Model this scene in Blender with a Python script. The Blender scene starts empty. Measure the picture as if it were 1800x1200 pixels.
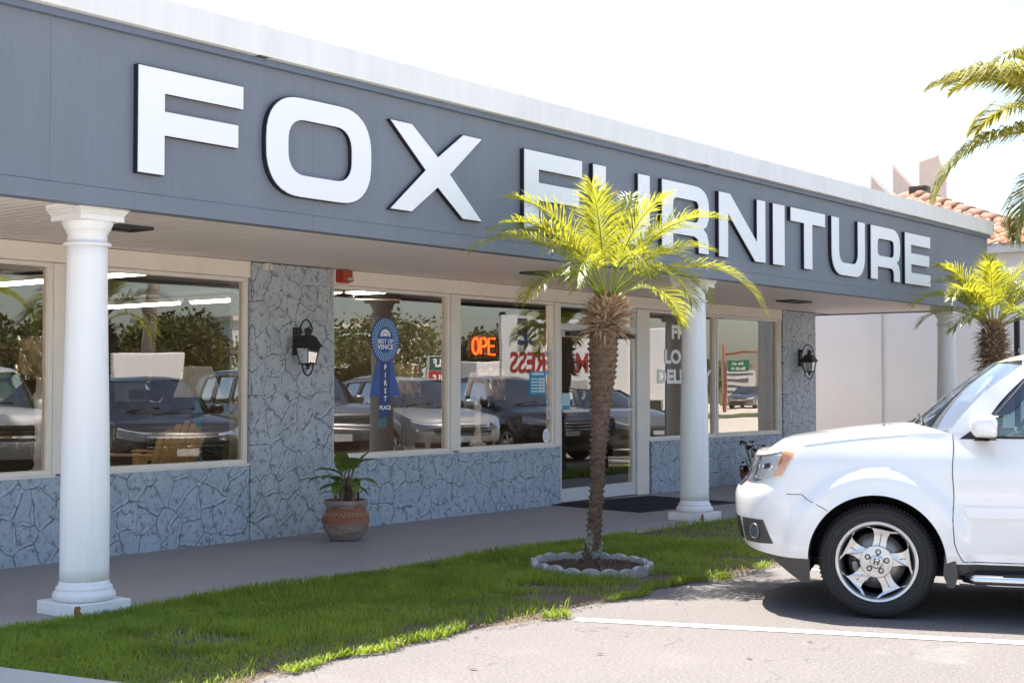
import bpy, math, random
from math import sin, cos, pi, radians, atan2, sqrt, hypot
from mathutils import Vector, Matrix
from mathutils.geometry import tessellate_polygon

SC = bpy.context.scene
COL = SC.collection
HC = 1.51                                   # camera height over the asphalt
TH = atan2(1910, 2430)                      # angle between the view axis and the facade

# ------------------------------------------------------------------ helpers
def V(*a): return Vector(a)
def lerp(a, b, t): return a + (b - a) * t
def sstep(a, b, x):
    t = max(0.0, min(1.0, (x - a) / (b - a))); return t * t * (3 - 2 * t)
def interp(tab, x):
    if x <= tab[0][0]: return tab[0][1]
    for (x0, y0), (x1, y1) in zip(tab, tab[1:]):
        if x <= x1:
            t = (x - x0) / (x1 - x0)
            return y0 + (y1 - y0) * t
    return tab[-1][1]
def sinterp(tab, x):
    """smooth (Catmull-Rom like, monotone enough) interpolation"""
    if x <= tab[0][0]: return tab[0][1]
    if x >= tab[-1][0]: return tab[-1][1]
    n = len(tab)
    for i in range(n - 1):
        if x <= tab[i + 1][0]:
            x0, y0 = tab[i]; x1, y1 = tab[i + 1]; h = x1 - x0
            def sl(k):
                if k == 0: return (tab[1][1] - tab[0][1]) / (tab[1][0] - tab[0][0])
                if k == n - 1: return (tab[-1][1] - tab[-2][1]) / (tab[-1][0] - tab[-2][0])
                return (tab[k + 1][1] - tab[k - 1][1]) / (tab[k + 1][0] - tab[k - 1][0])
            m0 = sl(i) * h; m1 = sl(i + 1) * h; t = (x - x0) / h
            return (2*t**3 - 3*t*t + 1) * y0 + (t**3 - 2*t*t + t) * m0 + (-2*t**3 + 3*t*t) * y1 + (t**3 - t*t) * m1

class MB:
    """collects shapes, then links them as ONE mesh object"""
    def __init__(s): s.v = []; s.f = []; s.sm = []
    def add(s, vs, fs, smooth=False):
        o = len(s.v); s.v += [tuple(p) for p in vs]
        for f in fs: s.f.append(tuple(i + o for i in f)); s.sm.append(smooth)
        return s
    def box(s, x0, x1, y0, y1, z0, z1):
        vs = [(x, y, z) for z in (z0, z1) for y in (y0, y1) for x in (x0, x1)]
        return s.add(vs, [(0,2,3,1),(4,5,7,6),(0,1,5,4),(2,6,7,3),(0,4,6,2),(1,3,7,5)])
    def obox(s, M, x0, x1, y0, y1, z0, z1):
        vs = [M @ Vector((x, y, z)) for z in (z0, z1) for y in (y0, y1) for x in (x0, x1)]
        return s.add(vs, [(0,2,3,1),(4,5,7,6),(0,1,5,4),(2,6,7,3),(0,4,6,2),(1,3,7,5)])
    def lathe(s, prof, c=(0,0,0), n=32, smooth=True, axis='z', cap=True):
        vs = []; fs = []
        def pt(r, h, a):
            if axis == 'z': return (c[0] + r*cos(a), c[1] + r*sin(a), c[2] + h)
            if axis == 'y': return (c[0] + r*cos(a), c[1] + h, c[2] + r*sin(a))
            return (c[0] + h, c[1] + r*cos(a), c[2] + r*sin(a))
        for r, h in prof:
            for k in range(n): vs.append(pt(r, h, 2*pi*k/n))
        for i in range(len(prof)-1):
            for k in range(n):
                a = i*n+k; b = i*n+(k+1)%n
                fs.append((a, b, b+n, a+n))
        if cap:
            fs.append(tuple(range(n-1, -1, -1))); m = (len(prof)-1)*n
            fs.append(tuple(range(m, m+n)))
        return s.add(vs, fs, smooth)
    def tube(s, pts, rad, n=8, smooth=True, cap=True):
        pts = [Vector(p) for p in pts]; m = len(pts); vs = []; fs = []
        up = None
        for i, p in enumerate(pts):
            t = (pts[min(i+1, m-1)] - pts[max(i-1, 0)]).normalized()
            if up is None:
                up = Vector((0,0,1)) if abs(t.z) < .9 else Vector((1,0,0))
            a = t.cross(up).normalized(); b = a.cross(t).normalized(); up = b
            r = rad[i] if isinstance(rad, (list, tuple)) else rad
            for k in range(n):
                q = 2*pi*k/n; vs.append(p + a*(r*cos(q)) + b*(r*sin(q)))
        for i in range(m-1):
            for k in range(n):
                x = i*n+k; y = i*n+(k+1)%n; fs.append((x, x+n, y+n, y))
        if cap: fs.append(tuple(range(n))); fs.append(tuple(range((m-1)*n+n-1, (m-1)*n-1, -1)))
        return s.add(vs, fs, smooth)
    def grid(s, P, nu, nv, smooth=True, keep=None):
        vs = [P(i/(nu-1), j/(nv-1)) for i in range(nu) for j in range(nv)]
        fs = [(i*nv+j, (i+1)*nv+j, (i+1)*nv+j+1, i*nv+j+1) for i in range(nu-1) for j in range(nv-1)]
        return s.add(vs, fs, smooth)
    def prism(s, outer, holes, place, d):
        """2-D polygon with holes -> front face, back face and sides; place(x, y, depth) gives the 3-D point"""
        loops = [outer] + list(holes)
        flat = [p for l in loops for p in l]
        tri = tessellate_polygon([[Vector((p[0], p[1], 0)) for p in l] for l in loops])
        n = len(flat)
        s.add([place(x, y, 0) for x, y in flat], [tuple(t) for t in tri])
        s.add([place(x, y, d) for x, y in flat], [tuple(reversed(t)) for t in tri])
        s.sides(outer, holes, place, 0, d)
        return s
    def sides(s, outer, holes, place, d0, d1):
        for l in [outer] + list(holes):
            m = len(l)
            s.add([place(x, y, d0) for x, y in l] + [place(x, y, d1) for x, y in l],
                  [(i, (i+1) % m, m+(i+1) % m, m+i) for i in range(m)])
        return s
    def build(s, name, mat, parent=None, world=True, bevel=0, smooth=None, seg=2, subsurf=0):
        me = bpy.data.meshes.new(name)
        off = Vector((0,0,0))
        if parent is not None and world:
            q = parent
            while q is not None: off += q.location; q = q.parent
        me.from_pydata([(p[0]-off.x, p[1]-off.y, p[2]-off.z) for p in s.v], [], s.f)
        me.polygons.foreach_set('use_smooth', s.sm if smooth is None else [smooth]*len(s.f))
        me.materials.append(mat); me.update()
        o = bpy.data.objects.new(name, me); COL.objects.link(o)
        if parent is not None: o.parent = parent
        if bevel:
            b = o.modifiers.new('bevel', 'BEVEL'); b.width = bevel; b.segments = seg; b.limit_method = 'ANGLE'; b.angle_limit = radians(40)
        if subsurf:
            b = o.modifiers.new('sub', 'SUBSURF'); b.levels = subsurf; b.render_levels = subsurf
        return o

def tag(o, label=None, cat=None, group=None, kind=None):
    if label: o['label'] = label
    if cat: o['category'] = cat
    if group: o['group'] = group
    if kind: o['kind'] = kind
    return o
def thing(name, label, cat, loc=(0,0,0), rz=0, group=None):
    o = bpy.data.objects.new(name, None); COL.objects.link(o)
    o.empty_display_size = .1
    o.location = loc; o.rotation_euler = (0, 0, rz)
    return tag(o, label, cat, group)
def dup(root, loc, rz, label, group=None, swap=None):
    r = root.copy(); COL.objects.link(r); r.location = loc; r.rotation_euler = (0, 0, rz)
    r['label'] = label
    if group: r['group'] = group
    def rec(src, dst):
        for ch in list(src.children):
            c = ch.copy(); COL.objects.link(c); c.parent = dst
            if swap and c.type == 'MESH' and c.data.materials and c.data.materials[0] in swap:
                c.data = c.data.copy(); c.data.materials[0] = swap[c.data.materials[0]]
            rec(ch, c)
    rec(root, r)
    return r
def text_mesh(txt, size, bold=0.0, spacing=1.0, shear=0):
    cu = bpy.data.curves.new('text', 'FONT'); cu.body = txt; cu.size = size; cu.align_x = 'CENTER'
    cu.offset = bold * size; cu.space_character = spacing; cu.shear = shear; cu.resolution_u = 3
    o = bpy.data.objects.new('text', cu); COL.objects.link(o)
    dg = bpy.context.evaluated_depsgraph_get(); dg.update()
    me = bpy.data.meshes.new_from_object(o.evaluated_get(dg))
    vs = [tuple(v.co) for v in me.vertices]; fs = [tuple(p.vertices) for p in me.polygons]
    bpy.data.objects.remove(o); bpy.data.curves.remove(cu); bpy.data.meshes.remove(me)
    return vs, fs
def add_text(mb, txt, size, o, ux, uz, bold=0.02, sx=1.0, spacing=1.0):
    vs, fs = text_mesh(txt, size, bold, spacing)
    o = Vector(o); ux = Vector(ux); uz = Vector(uz)
    mb.add([o + ux*(v[0]*sx) + uz*v[1] for v in vs], fs)

# ------------------------------------------------------------------ materials
class NT:
    def __init__(s, name):
        s.m = bpy.data.materials.new(name); s.m.use_nodes = True
        s.t = s.m.node_tree; s.t.nodes.clear()
        s.out = s.n('ShaderNodeOutputMaterial')
    def n(s, typ, **kw):
        nd = s.t.nodes.new(typ)
        for k, v in kw.items():
            if k.startswith('i_'):
                key = k[2:].replace('_', ' '); nd.inputs[key].default_value = v
            else: setattr(nd, k, v)
        return nd
    def l(s, a, b): s.t.links.new(a, b)
    def coord(s, scale=(1,1,1), kind='Object'):
        c = s.n('ShaderNodeTexCoord'); m = s.n('ShaderNodeMapping'); m.inputs['Scale'].default_value = scale
        s.l(c.outputs[kind], m.inputs['Vector']); return m.outputs['Vector']
    def noise(s, vec, scale, detail=4, rough=.6):
        nd = s.n('ShaderNodeTexNoise'); nd.inputs['Scale'].default_value = scale; nd.inputs['Detail'].default_value = detail
        nd.inputs['Roughness'].default_value = rough
        if vec is not None: s.l(vec, nd.inputs['Vector'])
        return nd.outputs['Fac']
    def ramp(s, fac, stops):
        r = s.n('ShaderNodeValToRGB'); e = r.color_ramp.elements
        while len(e) < len(stops): e.new(.5)
        for k, (p, c) in enumerate(stops):
            e[k].position = p; e[k].color = c if len(c) == 4 else (*c, 1)
        s.l(fac, r.inputs['Fac']); return r.outputs['Color']
    def mix(s, fac, a, b, mode='MIX'):
        m = s.n('ShaderNodeMix', data_type='RGBA', blend_type=mode)
        for x, i in ((fac, 0), (a, 6), (b, 7)):
            if hasattr(x, 'links'): s.l(x, m.inputs[i])
            else: m.inputs[i].default_value = x if i == 0 else ((*x, 1) if len(x) == 3 else x)
        return m.outputs[2]
    def math(s, op, a, b=0.0):
        m = s.n('ShaderNodeMath', operation=op)
        for x, i in ((a, 0), (b, 1)):
            if hasattr(x, 'links'): s.l(x, m.inputs[i])
            else: m.inputs[i].default_value = x
        return m.outputs[0]
    def bump(s, h, strength=.3, dist=.01, normal=None):
        b = s.n('ShaderNodeBump'); b.inputs['Strength'].default_value = strength; b.inputs['Distance'].default_value = dist
        s.l(h, b.inputs['Height'])
        if normal is not None: s.l(normal, b.inputs['Normal'])
        return b.outputs['Normal']
    def pbsdf(s, color, rough=.6, metal=0.0, normal=None, **kw):
        p = s.n('ShaderNodeBsdfPrincipled')
        if hasattr(color, 'links'): s.l(color, p.inputs['Base Color'])
        else: p.inputs['Base Color'].default_value = (*color, 1)
        if hasattr(rough, 'links'): s.l(rough, p.inputs['Roughness'])
        else: p.inputs['Roughness'].default_value = rough
        p.inputs['Metallic'].default_value = metal
        if normal is not None: s.l(normal, p.inputs['Normal'])
        for k, v in kw.items(): p.inputs[k.replace('_', ' ')].default_value = v
        return p.outputs['BSDF']
    def done(s, shader): s.l(shader, s.out.inputs['Surface']); return s.m

def c3(c, k): return tuple(min(1, x*k) for x in c)
def pm(name, col, rough=.6, var=.12, vscale=6.0, bump=.0, bscale=60.0, metal=0.0, coat=0.0, fine=0.0, bdist=.004, stretch=(1,1,1), **kw):
    """painted / plain surface with uneven tone and slight relief"""
    t = NT(name); v = t.coord(stretch)
    n = t.noise(v, vscale, 5, .65)
    c = t.ramp(n, [(.25, c3(col, 1-var)), (.75, c3(col, 1+var))])
    if fine:
        n2 = t.noise(v, vscale*14, 3); c = t.mix(fine, c, t.ramp(n2, [(.35, c3(col, .55)), (.65, c3(col, 1.3))]))
    nm = t.bump(t.noise(v, bscale, 4), bump, bdist) if bump else None
    if coat: kw['Coat Weight'] = coat
    return t.done(t.pbsdf(c, rough, metal, nm, **kw))
def flat(name, col, rough=.5, metal=0.0, **kw):
    t = NT(name); v = t.coord(); n = t.noise(v, 30, 3)
    return t.done(t.pbsdf(t.ramp(n, [(.3, c3(col, .94)), (.7, c3(col, 1.05))]), rough, metal, None, **kw))
def leafm(name, a, b, trans=.4, scale=3.0, rough=.45, tcol=None):
    t = NT(name); v = t.coord(); n = t.noise(v, scale, 4)
    c = t.ramp(n, [(.3, a), (.7, b)])
    p = t.pbsdf(c, rough, 0, None)
    tr = t.n('ShaderNodeBsdfTranslucent')
    if tcol: t.l(t.ramp(n, [(.3, c3(tcol, .75)), (.7, c3(tcol, 1.15))]), tr.inputs['Color'])
    else: t.l(c, tr.inputs['Color'])
    mx = t.n('ShaderNodeMixShader'); mx.inputs[0].default_value = trans
    t.l(p, mx.inputs[1]); t.l(tr.outputs[0], mx.inputs[2])
    return t.done(mx.outputs[0])
def glass(name, tint=(.42,.40,.36), refl=.24, wob=.0, refcol=(1,1,1)):
    t = NT(name); fr = t.n('ShaderNodeFresnel'); fr.inputs['IOR'].default_value = 1.5
    f = t.math('ADD', t.math('MULTIPLY', fr.outputs[0], 1.6), refl); f = t.math('MINIMUM', f, 1.0)
    tr = t.n('ShaderNodeBsdfTransparent'); tr.inputs['Color'].default_value = (*tint, 1)
    gl = t.n('ShaderNodeBsdfGlossy'); gl.inputs['Roughness'].default_value = 0.0; gl.inputs['Color'].default_value = (*refcol, 1)
    if wob:
        b = t.bump(t.noise(t.coord((.6,1,1.6)), 1.3, 1), wob, .05); t.l(b, gl.inputs['Normal'])
    mx = t.n('ShaderNodeMixShader'); t.l(f, mx.inputs[0]); t.l(tr.outputs[0], mx.inputs[1]); t.l(gl.outputs[0], mx.inputs[2])
    return t.done(mx.outputs[0])
def emit(name, col, strength):
    t = NT(name); e = t.n('ShaderNodeEmission'); e.inputs['Color'].default_value = (*col, 1); e.inputs['Strength'].default_value = strength
    return t.done(e.outputs[0])

def stone_mat(name, k):
    t = NT(name)
    c = t.n('ShaderNodeTexCoord'); sx = t.n('ShaderNodeSeparateXYZ'); t.l(c.outputs['Object'], sx.inputs[0])
    h = t.math('ADD', sx.outputs['X'], sx.outputs['Y'])            # front faces use x, the returns use y
    cb = t.n('ShaderNodeCombineXYZ'); t.l(h, cb.inputs[0]); t.l(sx.outputs['Z'], cb.inputs[1])
    mp = t.n('ShaderNodeMapping'); mp.inputs['Scale'].default_value = (5.0, 4.3, 1); t.l(cb.outputs[0], mp.inputs['Vector'])
    wn = t.n('ShaderNodeTexNoise'); wn.inputs['Scale'].default_value = 1.6; wn.inputs['Detail'].default_value = 1.5; t.l(mp.outputs[0], wn.inputs['Vector'])
    wv = t.n('ShaderNodeVectorMath', operation='SUBTRACT'); t.l(wn.outputs['Color'], wv.inputs[0]); wv.inputs[1].default_value = (.5,.5,.5)
    ws = t.n('ShaderNodeVectorMath', operation='SCALE'); ws.inputs['Scale'].default_value = .38; t.l(wv.outputs[0], ws.inputs[0])
    va = t.n('ShaderNodeVectorMath', operation='ADD'); t.l(mp.outputs[0], va.inputs[0]); t.l(ws.outputs[0], va.inputs[1])
    def edge(vec):
        vo = t.n('ShaderNodeTexVoronoi', voronoi_dimensions='2D', feature='DISTANCE_TO_EDGE'); vo.inputs['Randomness'].default_value = .95
        vo.inputs['Scale'].default_value = 1.0
        t.l(vec, vo.inputs['Vector']); return vo.outputs['Distance']
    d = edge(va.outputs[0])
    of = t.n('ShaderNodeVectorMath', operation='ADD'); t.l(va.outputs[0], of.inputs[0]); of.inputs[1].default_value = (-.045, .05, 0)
    d2 = edge(of.outputs[0])                                        # a second, offset trace: groove shadow put into the colour beside each joint
    fine = t.noise(mp.outputs[0], 5.5, 6, .7)
    scar = t.noise(va.outputs[0], 3.6, 8, .75)
    brk = t.noise(mp.outputs[0], 1.7, 2)
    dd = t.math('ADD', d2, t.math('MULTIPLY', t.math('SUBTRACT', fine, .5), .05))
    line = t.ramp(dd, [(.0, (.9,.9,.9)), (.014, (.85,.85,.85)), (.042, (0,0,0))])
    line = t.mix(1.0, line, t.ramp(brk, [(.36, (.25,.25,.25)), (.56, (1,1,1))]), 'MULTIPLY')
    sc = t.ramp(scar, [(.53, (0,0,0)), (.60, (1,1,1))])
    tone = t.ramp(t.noise(mp.outputs[0], .8, 4), [(.3, c3(k, .88)), (.7, c3(k, 1.1))]); tone = t.mix(t.ramp(d, [(.02, (.55,.55,.55)), (.06, (0,0,0))]), tone, c3(k, 1.18))  # lighter band paints a ridge highlight along each joint
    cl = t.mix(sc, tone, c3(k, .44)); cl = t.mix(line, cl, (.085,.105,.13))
    hgt = t.math('ADD', t.ramp(d, [(.0, (.75,)*3), (.05, (.72,)*3), (.085, (.0,)*3), (.16, (.9,)*3), (.5, (1,)*3)]), t.math('MULTIPLY', scar, .8))
    nm = t.bump(hgt, .55, .014); nm = t.bump(fine, .55, .008, nm)
    return t.done(t.pbsdf(cl, .55, 0, nm))

M = {}
M['stone'] = stone_mat('blue_sky_tinted_faux_stone', (.41,.47,.545)); M['stone_bounce'] = stone_mat('bounce_tinted_faux_stone', (.455,.485,.525))  # same stone paint, sky blue and warm bounce light tinted into the copies
M['slate'] = pm('slate_blue_paint', (.165,.185,.222), .55, .075, 1.2, .25, 90, bdist=.003, stretch=(2.5,1,.35), fine=.07)
M['slate_trim'] = pm('slate_trim_paint', (.12,.15,.21), .45, .06, 2)
M['white'] = pm('white_paint', (.82,.80,.775), .45, .03, 3, .1, 30)
def column_paint():
    t = NT('scuffed_column_paint'); v = t.coord(); c = t.n('ShaderNodeTexCoord'); s = t.n('ShaderNodeSeparateXYZ'); t.l(c.outputs['Object'], s.inputs[0])
    streak = t.noise(t.coord((14,14,.5)), 1.0, 4, .6); blot = t.noise(v, 5, 6, .7); fine = t.noise(v, 60, 3)
    col = t.ramp(streak, [(.35, (.84,.82,.79)), (.6, (.88,.86,.835))])
    low = t.math('SUBTRACT', .34, s.outputs['Z'])                      # splash dirt just above the walk
    d = t.ramp(t.math('ADD', t.math('MULTIPLY', low, 1.3), t.math('MULTIPLY', t.math('SUBTRACT', blot, .5), .8)), [(.12, (0,0,0)), (.5, (.35,.35,.35))])
    col = t.mix(d, col, (.52,.47,.41))
    sc = t.ramp(t.noise(t.coord((1,1,3)), 22, 4, .8), [(.70, (0,0,0)), (.76, (.35,.35,.35))]); col = t.mix(sc, col, (.55,.52,.48))
    return t.done(t.pbsdf(col, .45, 0, t.bump(t.math('ADD', fine, blot), .12, .004)))
M['column'] = column_paint()
M['coping'] = pm('white_metal_coping', (.76,.75,.73), .5, .07, 2.2, .0, stretch=(3,1,.3))
M['letter'] = pm('white_letter_face', (.83,.835,.84), .4, .012, 1.2)
M['letter_side'] = flat('dark_letter_return', (.012,.010,.022), .5)
M['frame'] = pm('ivory_window_frame', (.80,.73,.65), .45, .05, 4)
M['lintel'] = pm('grey_beige_stucco', (.86,.76,.67), .8, .08, 3, .5, 45, fine=.06)
M['soffit'] = pm('soffit_vinyl', (.88,.78,.69), .5, .05, 1.0, stretch=(3,.4,1))
M['alu'] = pm('door_aluminium', (.66,.66,.66), .35, .04, 6)
M['chrome'] = flat('chrome', (.75,.75,.76), .12, 1.0)
M['steel'] = flat('brushed_steel', (.5,.5,.5), .3, 1.0)
M['glass'] = glass('tinted_store_glass', (.88,.82,.72), .11, .025, (1,.98,.95))
M['black'] = flat('black_plastic', (.012,.012,.013), .45)
M['rubber'] = pm('tyre_rubber', (.022,.020,.020), .75, .2, 20, .3, 200)
M['iron'] = pm('black_iron', (.020,.015,.014), .45, .3, 20, .2, 80)
M['asphalt_dark'] = flat('underside_black', (.015,.015,.016), .8)
M['text_white'] = flat('white_vinyl', (.9,.9,.9), .5)
M['wood'] = pm('raw_yellow_pine', (.66,.42,.17), .6, .2, 8, .2, 60, stretch=(8,8,1))
# ------------------------------------------------------------------ ground and setting
def structure(o): o['kind'] = 'structure'; return o
def asphalt():
    t = NT('sun_bleached_asphalt'); v = t.coord()
    big = t.noise(v, .35, 5, .6); mid = t.noise(v, 2.2, 6, .65); grit = t.noise(v, 46, 5, .85); agg = t.n('ShaderNodeTexVoronoi'); agg.inputs['Scale'].default_value = 75; t.l(v, agg.inputs['Vector'])
    c = t.ramp(t.math('ADD', t.math('MULTIPLY', big, .55), t.math('MULTIPLY', mid, .45)), [(.32, (.115,.106,.100)), (.5, (.141,.130,.122)), (.68, (.172,.158,.149))])
    c = t.mix(.62, c, t.ramp(grit, [(.34, (.06,.053,.05)), (.6, (.22,.198,.188))]))
    st = t.noise(v, .8, 3); c = t.mix(t.ramp(st, [(.60,(0,0,0)),(.72,(.35,.35,.35))]), c, (.10,.092,.09))
    crk = t.n('ShaderNodeTexVoronoi', feature='DISTANCE_TO_EDGE'); crk.inputs['Scale'].default_value = .55
    wv = t.n('ShaderNodeVectorMath', operation='ADD'); t.l(v, wv.inputs[0]); nz = t.n('ShaderNodeTexNoise'); nz.inputs['Scale'].default_value = 3; t.l(v, nz.inputs['Vector']); t.l(nz.outputs['Color'], wv.inputs[1]); t.l(wv.outputs[0], crk.inputs['Vector'])
    ck = t.ramp(crk.outputs['Distance'], [(.0, (.6,.6,.6)), (.004, (.5,.5,.5)), (.010, (0,0,0))]); ck = t.mix(1.0, ck, t.ramp(mid, [(.48, (0,0,0)), (.60, (1,1,1))]), 'MULTIPLY'); c = t.mix(ck, c, (.045,.04,.038))
    eff = t.noise(v, 1.1, 6, .75); c = t.mix(t.ramp(eff, [(.56, (0,0,0)), (.72, (.5,.5,.5))]), c, (.23,.215,.205))
    nm = t.bump(t.math('ADD', grit, agg.outputs['Distance']), .55, .006)
    return t.done(t.pbsdf(c, .85, 0, nm))
def concrete(name, col, var=.12):
    t = NT(name); v = t.coord()
    big = t.noise(v, .9, 6, .6); fine = t.noise(v, 70, 3)
    c = t.ramp(big, [(.3, c3(col, 1-var)), (.7, c3(col, 1+var))])
    c = t.mix(.12, c, t.ramp(fine, [(.4, c3(col, .6)), (.6, c3(col, 1.4))]))
    s = t.noise(v, 3.1, 5, .7); c = t.mix(t.ramp(s, [(.62, (0,0,0)), (.72, (.4,.4,.4))]), c, c3(col, .62))
    return t.done(t.pbsdf(c, .6, 0, t.bump(fine, .25, .003)))
M['asphalt'] = asphalt()
M['walk'] = concrete('taupe_painted_concrete', (.33,.305,.295), .07)
M['bounce_lot'] = concrete('pale_bounce_concrete', (.74,.64,.53), .06)  # kept very pale to throw fill light under the canopy
M['kerb'] = concrete('pale_concrete', (.42,.40,.375), .12)
M['soil'] = pm('bare_soil', (.115,.085,.06), .95, .4, 5, .9, 30, fine=.4, bdist=.02)
M['line'] = pm('worn_white_road_paint', (.60,.58,.56), .7, .14, 9, .4, 120, fine=.22)
M['grassland'] = pm('far_grass', (.085,.115,.03), .95, .35, 1.2, .6, 20, fine=.35)

g = MB(); S = 420
g.add([(-S,-S,0),(S,-S,0),(S,S,0),(-S,S,0)], [(0,1,2,3)])
structure(g.build('ground', M['asphalt']))
# covered walk, its front edge and the expansion joints
w = MB(); xs = [3.12, 4.45, 8.1, 11.75, 15.4, 19.05, 21.4]
for a, b in zip(xs, xs[1:]): w.box(a+.004, b-.004, 7.42, 9.93, -.1, .06)
w.box(3.12, 21.4, 7.43, 9.93, -.1, .052)
w.box(13.5, 15.6, 9.93, 10.2, -.1, .058)
structure(w.build('sidewalk', M['walk'], bevel=.006))
# side walk and kerb return at the left end of the planting strip
w = MB(); w.add([(-4,-2,.075),(5.62,-2.0,.075),(3.96,6.4,.075),(3.9,7.42,.062),(-4,7.42,.062)], [(0,1,2,3,4)])
w.add([(5.62,-2.0,.075),(3.96,6.4,.075),(3.96,6.4,-.05),(5.62,-2,-.05)], [(0,1,2,3)])
structure(w.build('kerb', M['kerb']))
# planting strip soil, a shallow mound with a ragged edge toward the asphalt
rnd = random.Random(3)
def edge_y(x):
    return 5.43 + .07*sin(x*2.3+.6) + .045*sin(x*5.1) + .03*sin(x*11.7+1)
def soil_z(x, y):
    t = (y - edge_y(x)) / (7.42 - edge_y(x))
    return .008 + .042*sstep(0, .8, t)
def left_x(y): return lerp(3.96, 4.16, (6.45-y)/1.1)
b = MB()
def P(u, v):
    x = lerp(3.75, 21.9, u); y0 = edge_y(x) - .05; y = lerp(y0, 7.42, v)
    x = max(x, left_x(y)) if u < .05 else x
    return (x, y, (.006 + soil_z(x, y) + .006*sin(x*9+y*7)*sin(y*13)) if v > 0 else -.03)
b.grid(P, 160, 14)
tag(structure(b.build('soil', M['soil'])), None)

# grass blades: nobody could count them
M['grass'] = leafm('lawn_grass', (.105,.19,.014), (.28,.36,.038), .42, 2.6, .5, (.40,.48,.045))
def make_grass():
    r = random.Random(11); vs = []; fs = []
    def patch(x, y):            # bare and thin spots, mostly near the asphalt
        n = sin(x*1.9+1.3)*sin(y*3.1+x*.7) + .6*sin(x*4.3-y*2.2) + .35*sin(x*9.1+y*7.7)
        t = (y - edge_y(x)) / (7.42 - edge_y(x))
        return n, t
    def blade(x, y, h, w, a, lean):
        z = soil_z(x, y) + .004
        dx, dy = cos(a), sin(a); lx, ly = cos(a+1.57+r.uniform(-.6,.6))*lean, sin(a+1.57+r.uniform(-.6,.6))*lean
        o = len(vs)
        vs.extend([(x-dx*w, y-dy*w, z), (x+dx*w, y+dy*w, z),
                   (x+lx*.4+dx*w*.8, y+ly*.4+dy*w*.8, z+h*.62), (x+lx*.4-dx*w*.8, y+ly*.4-dy*w*.8, z+h*.62),
                   (x+lx, y+ly, z+h)])
        fs.append((o, o+1, o+2, o+3)); fs.append((o+3, o+2, o+4))
    N = 0
    while N < 105000:
        x = 3.9 + 7.3*(r.random()**1.25) if r.random() < .86 else r.uniform(11, 21.6)
        y = r.uniform(edge_y(x)-.06, 7.47)
        if x < left_x(y)+.03: continue
        if (x-9.09)**2 + (y-6.34)**2 < .45**2: N += .1; continue
        n, t = patch(x, y)
        thin = sstep(.50, .04, t) * .84 + sstep(.45, 1.15, n)*(.85 if t < .65 else .5)
        if r.random() < thin and t > .02: N += .35; continue
        if t < .05 and sin(x*6.3)+sin(x*2.1+2) < -.15: N += .3; continue
        if abs(y-7.44) < .03 and r.random() < .5: continue
        k = .75 + .5*(.5+.5*sin(x*2.2+y*3.4)) 
        h = r.uniform(.02, .06)*k*(1.25 if t > .9 else 1)
        blade(x, y, h, r.uniform(.0026, .0048), r.uniform(0, 6.28), r.uniform(.015, .055))
        N += 1
    for q in range(70):          # a few taller weeds
        x = r.uniform(4.2, 10.5); y = r.uniform(edge_y(x), 7.4)
        for k in range(7): blade(x+r.uniform(-.02,.02), y+r.uniform(-.02,.02), r.uniform(.06,.10), .004, r.uniform(0,6.28), r.uniform(.02,.06))
    me = bpy.data.meshes.new('grass'); me.from_pydata(vs, [], fs); me.materials.append(M['grass'])
    o = bpy.data.objects.new('grass', me); COL.objects.link(o)
    tag(o, 'shaded green lawn grass between covered walk and parking asphalt', 'grass', kind='stuff')
    # dry clippings and dead runners in the thin spots
    M['straw'] = leafm('dry_grass', (.20,.15,.075), (.34,.26,.13), .25, 5)
    vs.clear(); fs.clear()
    for q in range(15000):
        x = r.uniform(4.0, 12.0); t = r.random()**1.6; y = lerp(edge_y(x)-.03, 7.3, t)
        if x < left_x(y)+.03 or (x-9.09)**2 + (y-6.34)**2 < .45**2: continue
        if r.random() < .6*sstep(.1,.6,t): continue
        a = r.uniform(0, 6.28); L = r.uniform(.015,.05); w = .0018; z = soil_z(x,y)+r.uniform(.006,.022)
        dx, dy = cos(a)*L, sin(a)*L; o = len(vs)
        vs.extend([(x-dy*w/L, y+dx*w/L, z), (x+dy*w/L, y-dx*w/L, z), (x+dx, y+dy, z+r.uniform(-.004,.012))]); fs.append((o,o+1,o+2))
    me = bpy.data.meshes.new('dry_grass'); me.from_pydata(vs, [], fs); me.materials.append(M['straw'])
    o = bpy.data.objects.new('dry_grass', me); COL.objects.link(o)
    tag(o, 'dry clippings and straw scattered over the lawn strip', 'dry grass', kind='stuff')
make_grass()
# small stones and crumbs along the ragged asphalt edge
r = random.Random(5); b = MB()
for q in range(420):
    x = r.uniform(4.3, 12); y = edge_y(x) - .03 + r.gauss(0, .05); s = r.uniform(.002, .006)
    if r.random() < .05: s *= 1.8
    b.lathe([(s*.3, 0), (s, s*.45), (s*.5, s*1.0)], (x, y, .004 if y < edge_y(x) else soil_z(x,y)+.004), 6)
tag(b.build('gravel', pm('dusty_grit', (.24,.21,.18), .9, .3, 30)), 'pale grit and pebbles along the edge of the lawn', 'gravel', kind='stuff')
b = MB()
for q in range(230):
    x = r.uniform(4.6, 13); y = r.uniform(2.5, 7.3); a = r.uniform(0,6.28); L = r.uniform(.012,.04)
    if y > 5.2 and r.random() < .3: pass
    z = .006 if y < 5.4 else soil_z(x,y)+.03
    if y < 5.2 and r.random() < .82: continue
    dx, dy = cos(a)*L, sin(a)*L
    b.add([(x-dx,y-dy,z),(x+dy*.35,y-dx*.35,z+.006),(x+dx,y+dy,z+.003),(x-dy*.35,y+dx*.35,z+.005)], [(0,1,2,3)])
M['deadleaf'] = flat('brown_leaf', (.16,.075,.035), .7)
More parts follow.
